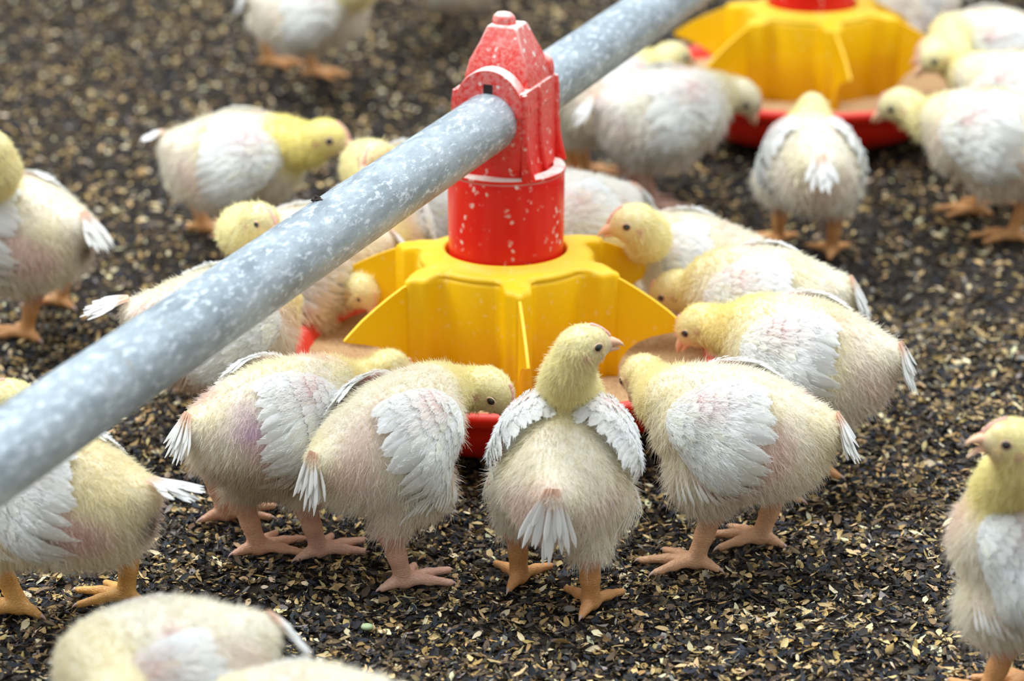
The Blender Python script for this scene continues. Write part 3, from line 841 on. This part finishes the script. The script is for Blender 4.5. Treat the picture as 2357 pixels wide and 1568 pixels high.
    # --- pin feathers on the thighs
    if q > 1:
        for sg in (1, -1):
            n = 13; f = np.linspace(0, 1, n); hk = [p for p in legs if p.grp == 'thigh'][0 if sg > 0 else 2]; kn = hk.b
            nn_ = R @ np.array([0, sg, 0.])
            base0 = kn + nn_ * .020 * s
            x = (.018 - f * .040); z = .012 - .010 * np.abs(f - .4) + r.normal(0, .002, n)
            P0 = kn[None] + (R @ np.array([1., 0, 0]))[None] * (x * s)[:, None] + nn_[None] * .040 * s + np.array([0, 0, 1.]) * ((z) * s)[:, None]
            dr = norm(np.array([-.45, 0, -.85]) + np.stack([-.5 * (f - .4), np.zeros(n), .0 * f], -1) + r.normal(0, .05, (n, 3)))
            t = np.linspace(0, 1, 7); Lq = (.024 + r.uniform(-.002, .005, n)) * s
            P = P0[:, None] + dr[:, None] * (Lq[:, None] * t)[..., None]
            fl = P.reshape(-1, 3)
            # pull onto the body surface along the side direction
            lo = np.zeros(len(fl)); hi = np.full(len(fl), .07)
            for _ in range(12):
                m = (lo + hi) / 2; ins = sdf(tor_, fl - nn_ * m[:, None]) < .0; hi = np.where(ins, m, hi); lo = np.where(ins, lo, m)
            ok = lo < .066
            P = (fl - nn_ * (np.where(ok, lo, .04) - .0062 * s)[:, None]).reshape(P.shape) + nn_ * (.0055 * t ** 1.3)[None, :, None] * s
            S = norm(np.cross(nn_, dr))[:, None]; prof = np.interp(t, [0, .4, .6, .85, 1], [.35, .4, .9, 1, .2]); ww = (.0014 * s * prof)[None, :] * np.ones((n, 1))
            G = np.stack([P + S * ww[..., None], P + nn_ * .0004, P - S * ww[..., None]], 2)
            i = (np.arange(6) * 3)[None, :, None] + np.arange(2)[None, None] + (np.arange(n) * 21)[:, None, None]
            Fq = np.stack([i, i + 1, i + 4, i + 3], -1).reshape(-1, 4)
            tt = np.clip(t / .5, 0, 1)[None, :, None, None]; cc = np.array([.88, .66, .56]) * (1 - tt) + np.array([.93, .92, .86]) * tt * np.ones((n, 1, 3, 1))
            np_mesh('pin_feathers', G.reshape(-1, 3), [Fq], M_feather, root, col=np.ascontiguousarray(np.broadcast_to(cc, G.shape)).reshape(-1, 3))
    # --- eyes, beak, comb
    if B.get('face', 1):
        for sg in (1, -1):
            m = MB(); c_ = hp(.0075, sg * .0148, .0015)
            m.ball((0, 0, 0), .0044 * hs, 16, 10); eo = m.build('eye', M_eye, root); eo.location = c_
            if q > 1:
                # lid ring
                ax = norm(np.array(hd * .25 + side * sg)[None])[0]; u_ = norm(np.cross(ax, hu)[None])[0]; v_ = np.cross(ax, u_)
                rr = MB(); rings = []
                for a in np.linspace(0, 2 * PI, 20, endpoint=False):
                    cdir = u_ * math.cos(a) + v_ * math.sin(a) * .85; cc_ = ax * .0022 * hs + cdir * .0044 * hs
                    rings.append([tuple(cc_ + (cdir * math.cos(b_) + ax * math.sin(b_)) * .0008 * hs) for b_ in np.linspace(0, 2 * PI, 8, endpoint=False)])
                nv = len(rings); vs = [p for rg in rings for p in rg]; fs = [(i * 8 + k, i * 8 + (k + 1) % 8, ((i + 1) % nv) * 8 + (k + 1) % 8, ((i + 1) % nv) * 8 + k) for i in range(nv) for k in range(8)]
                np_mesh('eyelid', np.array(vs), [np.array(fs)], M_beak, eo, col=np.tile((.80, .55, .35), (len(vs), 1)))
        op = B.get('open', 0)
        def beakpart(name, pts, rads, cols):
            rings = tube(pts, rads, 12); m = np.array([p for g in rings for p in g]); nr_ = len(rings)
            # re-orient rings to the head frame
            out = []
            for p, ra in zip(pts, rads):
                for a in np.linspace(0, 2 * PI, 12, endpoint=False): out.append(p + side * ra[0] * math.cos(a) + hu * ra[1] * math.sin(a))
            F_ = [(i * 12 + k, i * 12 + (k + 1) % 12, (i + 1) * 12 + (k + 1) % 12, (i + 1) * 12 + k) for i in range(nr_ - 1) for k in range(12)]
            cc_ = np.repeat(np.array(cols), 12, 0)
            np_mesh(name, np.array(out), [np.array(F_)], M_beak, root, col=cc_)
        bc = np.array(B.get('beak', (.88, .48, .30))); bt = np.array((.90, .60, .38))
        lerp = lambda f: bc * (1 - f) + bt * f
        bs_ = 1.22
        up_ = [(.016, -.0015, .0062, .0060), (.0205, -.0012, .0052, .0048), (.0250, -.0020, .0040, .0034), (.0290, -.0038, .0026, .0022), (.0315, -.0060, .0014, .0013), (.0322, -.0078, .0004, .0004)]
        beakpart('upper_beak', [hp(.016 + (a - .016) * bs_, 0, z * bs_) for a, z, _, _ in up_], [(w * hs * bs_, h_ * hs * bs_) for _, _, w, h_ in up_], [lerp(f) for f in np.linspace(0, 1, 6)])
        k_ = op
        lo_ = [(.015, -.0060, .0055, .0036), (.0200, -.0064 - .2 * k_ * .006, .0044, .0026), (.0245, -.0072 - .6 * k_ * .006, .0030, .0018), (.0280, -.0080 - k_ * .007, .0014, .0010), (.0290, -.0080 - k_ * .0075, .0003, .0003)]
        beakpart('lower_beak', [hp(.016 + (a - .016) * bs_, 0, z * bs_) for a, z, _, _ in lo_], [(w * hs * bs_, h_ * hs * bs_) for _, _, w, h_ in lo_], [lerp(f) for f in np.linspace(0, 1, 5)])
        cb = [(.0235, .0045), (.0200, .0092), (.0160, .0128), (.0115, .0160), (.0075, .0178)]
        mm = MB()
        for j, (a, z) in enumerate(cb[:-1]):
            a2, z2 = cb[j + 1]
            for f in (0, .25, .5, .75):
                mm.ball(hp(a + (a2 - a) * f, 0, z + (z2 - z) * f - .0003 + .0005 * math.sin(f * PI)), (.0020 * hs, .0016 * hs, .0019 * hs), 8, 6)
        co_ = mm.build('comb', M_comb, root)
    if q > 1:
        for (p, dv) in claws:
            nb_ = 8; rings = []; sdv = np.array([-dv[1], dv[0], 0])
            pts = [p + dv * x_ * s + np.array([0, 0, z_ * s]) for x_, z_ in ((-.001, .0002), (.0020, .0003), (.0045, -.0010), (.0062, -.0030))]
            rads = [.0021, .0017, .0010, .0002]
            out = [pt_ + (sdv * math.cos(a) + np.array([0, 0, 1.]) * math.sin(a)) * ra * s for pt_, ra in zip(pts, rads) for a in np.linspace(0, 2 * PI, nb_, endpoint=False)]
            F_ = [(i * nb_ + k, i * nb_ + (k + 1) % nb_, (i + 1) * nb_ + (k + 1) % nb_, (i + 1) * nb_ + k) for i in range(3) for k in range(nb_)]
            np_mesh('claw', np.array(out), [np.array(F_)], M_beak, root, col=np.tile((.62, .42, .36), (len(out), 1)))
    # --- down
    nh = int({3: 72000, 2: 34000, 1: 9500}[q] * HAIR * s)
    tri = np.vstack([F[:, [0, 1, 2]], F[:, [0, 2, 3]]]); a_, b_, c_ = V[tri[:, 0]], V[tri[:, 1]], V[tri[:, 2]]
    cr_ = np.cross(b_ - a_, c_ - a_); ar_ = np.linalg.norm(cr_, axis=1); ar_ /= ar_.sum()
    pick = r.choice(len(tri), int(nh * 1.35), p=ar_); u = r.random((len(pick), 2)); fl_ = u.sum(1) > 1; u[fl_] = 1 - u[fl_]
    P = a_[pick] + (b_ - a_)[pick] * u[:, :1] + (c_ - a_)[pick] * u[:, 1:]; N = norm(cr_[pick])
    # smooth normals from the distance field
    eps = .0015; gN = np.stack([sdf(prims, P + np.eye(3)[i] * eps) - sdf(prims, P - np.eye(3)[i] * eps) for i in range(3)], -1); N = norm(gN)
    ht, nk, th, shk, fc, to = (dg(g, P) for g in ('head', 'neck', 'thigh', 'shank', 'face', 'torso'))
    x, ph, _ = axis_coords(P); Q = (P - Cc) @ R / s
    keep = ~((shk < th - .001) & (P[:, 2] < .058 * ls))
    hl = (P - H) @ HR / hs
    keep &= ~((np.linalg.norm(np.stack([hl[:, 0] - .0075, np.abs(hl[:, 1]) - .0146, hl[:, 2] - .0015], -1), axis=1) < .0062))
    keep &= ~((hl[:, 0] > .0165) & (ht < .02) & (fc < .004))
    keep &= ~((np.abs(hl[:, 1]) < .0022) & (hl[:, 0] > .006) & (hl[:, 2] > .001) & (ht < .004))
    isneck = (np.minimum(nk, ht) < np.minimum(to, th) - .001); ishead = ht < nk - .0005
    ishead &= isneck
    # under the wing: keep out
    a_w = .046 + SH - x; b_w = ph * RM - B.get('wb', .013); ca, sa = math.cos(-wr), math.sin(-wr); a2 = (a_w * ca + b_w * sa * 0 + 0) ; 
    a_r = a_w * math.cos(wr) + b_w * math.sin(wr); b_r = b_w * math.cos(wr) - a_w * math.sin(wr)
    inw = (((a_r / ws - .027) / .032) ** 2 + ((b_r / ws + .001) / .027) ** 2 < 1) & ~isneck & (to < .004)
    keep &= ~inw
    keep &= r.random(len(P)) < np.where(ishead, 1.0, np.where(isneck, .85, .62))
    P, N, x, ph, Q, ht, nk, th, ishead, isneck, hl, fc = (v_[keep] for v_ in (P, N, x, ph, Q, ht, nk, th, ishead, isneck, hl, fc)); M_ = len(P)
    ln = np.where(ishead, .0027, np.where(isneck, .0050, np.interp(Q[:, 2], [-.05, -.01, .03], [.0092, .0075, .0055]) ))
    ln = ln * np.where(~isneck & (th < .003), 1.1, 1) * (1 - .55 * np.exp(-((Q[:, 0] + .082) ** 2 + Q[:, 1] ** 2 + (Q[:, 2] - .012) ** 2) / .00028)); ln = ln * (1 - .55 * sstep(.004, -.002, fc)) * r.gamma(9, 1 / 9, M_).clip(.45, 1.9) * s * B.get('fluff', 1.0)
    back = R @ np.array([-1., 0, 0])
    flow = np.where(ishead[:, None], -hd * 1.0 - hu * .25, np.where(isneck[:, None], norm((N0 - N3)[None]) * 1.0, back * .55 + np.array([0, 0, -.75])))
    flow = flow - N * np.sum(flow * N, 1, keepdims=True)
    cl = nvec(P, 420, sd) * .42 + nvec(P, 1300, sd + 4) * .45
    stand = np.where(ishead, .45, np.where(isneck, .55, .62))[:, None]
    d = norm(N * stand + flow * .62 + cl * .65 + r.normal(0, 1, (M_, 3)) * np.where(ishead, .13, .22)[:, None])
    bend = flow * .5 + nvec(P + d * .01, 700, sd + 9) * .45 + np.array([0, 0, -.15])
    K = 5 if q == 3 else 4; t = np.linspace(0, 1, K)
    pts = P[:, None] - N[:, None] * .0004 + (d[:, None] * t[None, :, None] + bend[:, None] * (t ** 2)[None, :, None] * .45) * ln[:, None, None]
    pts[..., 2] = np.maximum(pts[..., 2], .004)
    hcC = colour(P - N * .001)
    ex = []
    nW = int({3: 3200, 2: 1400, 1: 500}[q] * HAIR)
    for sg in (1, -1):
        a = r.uniform(-.010, .052, nW); hwid = .033 * np.sqrt(np.clip(1 - ((a - .034) / .0445) ** 2, .02, 1)); b = r.uniform(-1, 1, nW) * hwid * .93
        kp = r.random(nW) < np.interp(a, [0, .025, .052], [1, .8, .12]); a, b = a[kp], b[kp]
        p0 = wing_pt(a, b, sg, pad(a, b) + .0026 + .001 * (a < .02)); p1 = wing_pt(a + .006, b * 1.04, sg, pad(a, b) + .0042)
        dd = norm(norm(p1 - p0) + r.normal(0, .16, (len(a), 3)) + nvec(p0, 900, sd) * .18)
        l_ = r.uniform(.004, .0085, len(a)) * s
        pp = p0[:, None] + dd[:, None] * (l_[:, None] * t)[..., None] - np.array([0, 0, 1.]) * (l_[:, None] * .18 * t ** 2)[..., None]
        sp_ = np.exp(-((a - .018) ** 2 + (b - .014) ** 2) / .00012)
        ex.append((pp, mixv(np.tile(white, (len(a), 1)) * r.uniform(.94, 1.02, (len(a), 1)), (.90, .55, .50), sp_ * .45)))
    for p0, dd, l_, cc_, _ in barbs:
        pp = p0[:, None] + dd[:, None] * (l_[:, None] * t)[..., None] - np.array([0, 0, 1.]) * (l_[:, None] * .10 * t ** 2)[..., None]
        ex.append((pp, cc_))
    wing_hair = ex; hcC = mixv(hcC, (.95, .93, .84), np.where(isneck, .18, .40) * r.random(M_)) * r.uniform(.92, 1.06, (M_, 1))
    if B.get('dirt'): hcC = mixv(hcC, (.10, .05, .02), np.exp(-((Q[:, 0] + .082) ** 2 + (Q[:, 2] + .014) ** 2 + (Q[:, 1] + .004) ** 2) / .00018) * .9)
    if B.get('tan'): hcC = mixv(hcC, (.55, .38, .22), sstep(.0, .8, -Q[:, 2] * 18 - .1 + nvec(P, 90, sd)[:, 0] * .5) * B['tan'])
    pts = np.concatenate([pts] + [e_[0] for e_ in wing_hair]); hcC = np.vstack([hcC] + [e_[1] for e_ in wing_hair]); M_ = len(pts)
    hc = bpy.data.hair_curves.new('down')
    hc.add_curves([K] * M_)
    hc.attributes['position'].data.foreach_set('vector', pts.astype(np.float32).ravel())
    ra = hc.attributes.get('radius') or hc.attributes.new('radius', 'FLOAT', 'POINT')
    r0 = {3: .00014, 2: .00021, 1: .00050}[q]
    rv = r0 * np.interp(t, [0, .4, 1], [1.1, .9, .25])[None] * r.uniform(.7, 1.3, (M_, 1))
    ra.data.foreach_set('value', rv.astype(np.float32).ravel())
    ca_ = hc.attributes.new('col', 'FLOAT_COLOR', 'CURVE'); c4 = np.ones((M_, 4), np.float32); c4[:, :3] = np.clip(hcC, 0, .98); ca_.data.foreach_set('color', c4.ravel())
    hc.materials.append(M_down)
    o = bpy.data.objects.new('down', hc); C.objects.link(o); o.parent = root; o['kind'] = 'stuff'
    o['label'] = 'pale yellow fluffy down'
    return root


M_comb, t, b = mat('comb_skin'); b.inputs['Base Color'].default_value = (.90, .50, .42, 1); b.inputs['Roughness'].default_value = .55

BIRDS = [
    {'label': 'chick with splayed tail feathers and soiled vent, under the pipe at lower left', 'xy': (-0.2799, -0.4019), 'yaw': 158, 'hdir': (170, 10), 'seed': 1, 'q': 3, 's': 0.96, 'pitch': 4, 'dirt': 1, 'blush': 1.1, 'tail': 2, 'tyaw': 0, 'leg': (0.93, 0.5, 0.14), 'lean': (-0.02, 0.005), 'cream': (0.93, 0.83, 0.55), 'tl': 1.6, 'z': 0.107, 'head': (-0.3057, -0.4223, 0.175), 'feet': [(-0.3196, -0.3606), (-0.2517, -0.3434)]},
    {'label': 'chick with purple tinted rump feeding left of the near pan, leftmost of the front row', 'xy': (-0.159, -0.2699), 'yaw': 33, 'hdir': (25, -40), 'seed': 2, 'q': 3, 'blush': 0.9, 'leg': (0.96, 0.54, 0.34), 'tan': 0.5, 'tail': -60, 'pitch': 5, 's': 0.92, 'mark': (-0.04, 0.012, (0.66, 0.34, 0.68), 0.017), 'z': 0.107, 'head': (-0.0821, -0.1172, 0.085), 'feet': [(-0.1985, -0.2028), (-0.1704, -0.2628)]},
    {'label': 'chick bending its yellow head into the near pan, tail toward the viewer', 'xy': (-0.0779, -0.3061), 'yaw': 42, 'hdir': (-25, -42), 'seed': 3, 'q': 3, 'tail': -65, 'pitch': 14, 'tl': 1.7, 'blush': 0.6, 'leg': (0.98, 0.58, 0.42), 'hs': 1.08, 's': 0.92, 'z': 0.107, 'head': (-0.0096, -0.2007, 0.1), 'feet': [(-0.1281, -0.2681), (-0.068, -0.3189)]},
    {'label': 'chick seen from behind, head raised and turned right, in front of the near feeder', 'xy': (0.0389, -0.3487), 'yaw': 82, 'hdir': (15, 8), 'seed': 4, 'q': 3, 's': 0.92, 'tail': -70, 'pitch': 14, 'tl': 2.0, 'wlift': 1.9, 'blush': 0.7, 'ws': 1.0, 'wb': 0.026, 'wang': 22, 'tyaw': 6, 'z': 0.107, 'head': (0.0502, -0.3743, 0.195), 'feet': [(0.0093, -0.3118), (0.0566, -0.3538)]},
    {'label': 'chick with large white wing feeding head down at the right of the near pan', 'xy': (0.1564, -0.2877), 'yaw': 166, 'hdir': (118, -48), 'seed': 5, 'q': 3, 'yel': (0.97, 0.86, 0.5), 'pitch': 6, 'blush': 0.8, 'tail': -55, 'leg': (0.96, 0.56, 0.32), 's': 0.98, 'z': 0.107, 'head': (0.0965, -0.1581, 0.095), 'feet': [(0.1295, -0.2865), (0.1772, -0.2455)]},
    {'label': 'chick behind the large winged one, golden head down at the near pan', 'xy': (0.217, -0.1429), 'yaw': 163, 'hdir': (158, -45), 'seed': 6, 'q': 2, 'yel': (0.97, 0.85, 0.4), 'pitch': 6, 'tail': -60, 's': 0.98, 'z': 0.107, 'head': (0.1415, -0.0764, 0.105), 'feet': [(0.198, -0.1647), (0.2304, -0.1193)]},
    {'label': 'chick with pale back feeding to the right of the near feeder, head down', 'xy': (0.1976, -0.019), 'yaw': 168, 'hdir': (165, -40), 'seed': 7, 'q': 2, 's': 0.96, 'mark': (0.02, 0.02, (0.9, 0.45, 0.8), 0.008), 'tail': -60, 'z': 0.107, 'head': (0.1282, 0.0345, 0.095), 'feet': [(0.181, -0.042), (0.2087, 0.0051)]},
    {'label': 'resting chick with dark eye and orange beak in profile right of the red tube', 'xy': (0.1449, 0.1188), 'yaw': 172, 'hdir': (186, -8), 'seed': 8, 'q': 2, 'z': 0.09, 'head': (0.0971, 0.0346, 0.15), 'feet': [(0.1292, 0.0937), (0.1546, 0.1447)]},
    {'label': 'white chick just behind the red tube, its head hidden', 'xy': (0.0514, 0.1762), 'yaw': 215, 'hdir': (220, -40), 'seed': 9, 'q': 2, 'face': 0, 'yel': (0.93, 0.9, 0.8), 'cream': (0.93, 0.9, 0.85), 'z': 0.107, 'head': (0.0122, 0.1709, 0.09), 'feet': [(0.0571, 0.1472), (0.0409, 0.2018)]},
    {'label': 'blurred white chick standing with pale legs, head down at the second feeder', 'xy': (0.1474, 0.5276), 'yaw': 12, 'hdir': (-20, -55), 'seed': 10, 'q': 1, 'leg': (0.9, 0.55, 0.42), 'cream': (0.9, 0.86, 0.78), 'yel': (0.92, 0.84, 0.58), 'z': 0.107, 'head': (0.2269, 0.583, 0.105), 'feet': [(0.1243, 0.5751), (0.1397, 0.5462)]},
    {'label': 'blurred chick with golden neck partly hidden by the pipe near the second feeder', 'xy': (0.0903, 0.5917), 'yaw': 38, 'hdir': (30, -10), 'seed': 11, 'q': 1, 'z': 0.107, 'head': (0.1613, 0.6452, 0.13), 'feet': [(0.0656, 0.6728), (0.0784, 0.665)]},
    {'label': 'blurred chick seen from behind in front of the second feeder', 'xy': (0.269, 0.3647), 'yaw': 92, 'hdir': (90, -40), 'seed': 12, 'q': 1, 's': 0.93, 'wlift': 1, 'z': 0.107, 'head': (0.2764, 0.4491, 0.13), 'feet': [(0.2488, 0.4429), (0.2954, 0.4101)]},
    {'label': 'blurred chick at the right edge reaching its neck over the second pan', 'xy': (0.4432, 0.4438), 'yaw': 165, 'hdir': (175, -25), 'seed': 13, 'q': 1, 's': 1.04, 'z': 0.107, 'head': (0.3689, 0.5588, 0.105), 'feet': [(0.4667, 0.4563), (0.4451, 0.5391)]},
    {'label': 'blurred chick in the top right corner with golden neck patch', 'xy': (0.4952, 0.7747), 'yaw': 190, 'hdir': (200, -30), 'seed': 14, 'q': 1, 'z': 0.107, 'head': (0.4145, 0.6452, 0.13), 'feet': [(0.4881, 0.746), (0.4964, 0.8023)]},
    {'label': 'blurred chick at the right edge between two others, neck stretched to the second pan', 'xy': (0.4935, 0.5917), 'yaw': 165, 'hdir': (170, -25), 'seed': 15, 'q': 1, 'z': 0.107, 'head': (0.4242, 0.7124, 0.12), 'feet': [(0.4749, 0.5688), (0.5063, 0.6163)]},
    {'label': 'blurred white chick behind the second feeder at the top edge', 'xy': (0.4279, 0.9924), 'yaw': 200, 'hdir': (200, -40), 'seed': 16, 'q': 1, 'cream': (0.93, 0.9, 0.82), 'z': 0.107, 'head': (0.3749, 1.002, 0.1), 'feet': [(0.4258, 0.9629), (0.4243, 1.0198)]},
    {'label': 'blurred standing chick at the top left, cut by the top edge', 'xy': (-0.2093, 0.9506), 'yaw': -8, 'hdir': (0, 0), 'seed': 17, 'q': 1, 'z': 0.107, 'head': (-0.1423, 0.8353, 0.17), 'feet': [(-0.2694, 1.1176), (-0.2167, 1.0674)]},
    {'label': 'blurred chick of which only the belly shows at the top edge', 'xy': (-0.0691, 1.1592), 'yaw': 170, 'hdir': (180, 0), 'seed': 18, 'q': 1, 'z': 0.107, 'head': (-0.1119, 0.9881, 0.17), 'feet': [(-0.0869, 1.4526), (-0.0593, 1.4283)]},
    {'label': 'blurred chick in profile with yellow head and dark eye, upper left', 'xy': (-0.2388, 0.3689), 'yaw': -3, 'hdir': (-14, -10), 'seed': 19, 'q': 2, 'tail': -15, 'tl': 0.9, 'yel': (0.95, 0.84, 0.3), 's': 1.0, 'hs': 1.08, 'z': 0.107, 'head': (-0.1567, 0.3353, 0.135), 'feet': [(-0.2826, 0.4834), (-0.2558, 0.4563)]},
    {'label': 'chick facing the camera over the pipe, beside the red tube', 'xy': (-0.0743, 0.2638), 'yaw': 205, 'hdir': (-118, -12), 'seed': 20, 'q': 2, 'hs': 0.85, 'z': 0.107, 'head': (-0.1053, 0.1168, 0.178), 'feet': [(-0.0738, 0.2343), (-0.0803, 0.2909)]},
    {'label': 'chick peering over the pipe with a dark eye and pink comb', 'xy': (-0.1549, 0.0853), 'yaw': 190, 'hdir': (-42, -8), 'seed': 21, 'q': 2, 'hs': 0.85, 's': 0.95, 'z': 0.107, 'head': (-0.1832, -0.0192, 0.168), 'feet': [(-0.1617, 0.0581), (-0.1538, 0.1116)]},
    {'label': 'chick mostly hidden behind the pipe, white tail at its left end', 'xy': (-0.2131, -0.0792), 'yaw': 8, 'hdir': (10, 0), 'seed': 22, 'q': 2, 'tail': -10, 'tan': 0.5, 'blush': 0.9, 'z': 0.107, 'head': (-0.1711, -0.0302, 0.14), 'feet': [(-0.2153, 0.0146), (-0.2437, 0.0535)]},
    {'label': 'pinkish chick hidden behind the pipe reaching down to the near pan', 'xy': (-0.1092, 0.1618), 'yaw': -70, 'hdir': (-50, -50), 'seed': 23, 'q': 2, 'blush': 1.0, 'hs': 0.8, 's': 0.95, 'z': 0.107, 'head': (-0.1096, 0.0451, 0.09), 'feet': [(-0.0812, 0.1599), (-0.1353, 0.1584)]},
    {'label': 'blurred chick standing at the left edge, soiled rear toward the viewer', 'xy': (-0.3981, 0.1642), 'yaw': 150, 'hdir': (160, 0), 'seed': 24, 'q': 2, 'dirt': 1, 'blush': 0.8, 's': 1.02, 'z': 0.107, 'head': (-0.4095, 0.1046, 0.19), 'feet': [(-0.4014, 0.1835), (-0.3848, 0.2684)]},
    {'label': 'chick at the right edge with raised yellow head and open beak', 'xy': (0.3223, -0.5009), 'yaw': 165, 'hdir': (182, 10), 'seed': 25, 'q': 3, 's': 0.94, 'open': 1, 'pitch': 30, 'yel': (0.97, 0.87, 0.43), 'blush': 0.8, 'z': 0.107, 'head': (0.2935, -0.5392, 0.195), 'feet': [(0.2965, -0.4911), (0.329, -0.4731)]},
    {'label': 'out of focus chick in the foreground at bottom left', 'xy': (-0.1875, -0.658), 'yaw': 205, 'hdir': (220, -30), 'seed': 26, 'q': 2, 'wlift': 0.8, 'wb': 0.004, 's': 0.97, 'mark': (0.0, 0.03, (0.95, 0.35, 0.75), 0.009), 'yel': (0.93, 0.86, 0.62), 'cream': (0.93, 0.88, 0.74), 'z': 0.107, 'head': (-0.2111, -0.7362, 0.12), 'feet': [(-0.187, -0.6866), (-0.1933, -0.6318)]},
    {'label': 'out of focus chick back at the bottom edge, beside the larger foreground one', 'xy': (-0.1041, -0.743), 'yaw': 190, 'hdir': (200, -20), 'seed': 27, 'q': 2, 'wlift': 0.8, 'wb': 0.004, 'cream': (0.93, 0.88, 0.76), 'yel': (0.93, 0.86, 0.62), 'z': 0.107, 'head': (-0.1318, -0.7847, 0.12), 'feet': [(-0.1112, -0.7716), (-0.1029, -0.7153)]},
]
for _b in BIRDS: make_chick(_b)
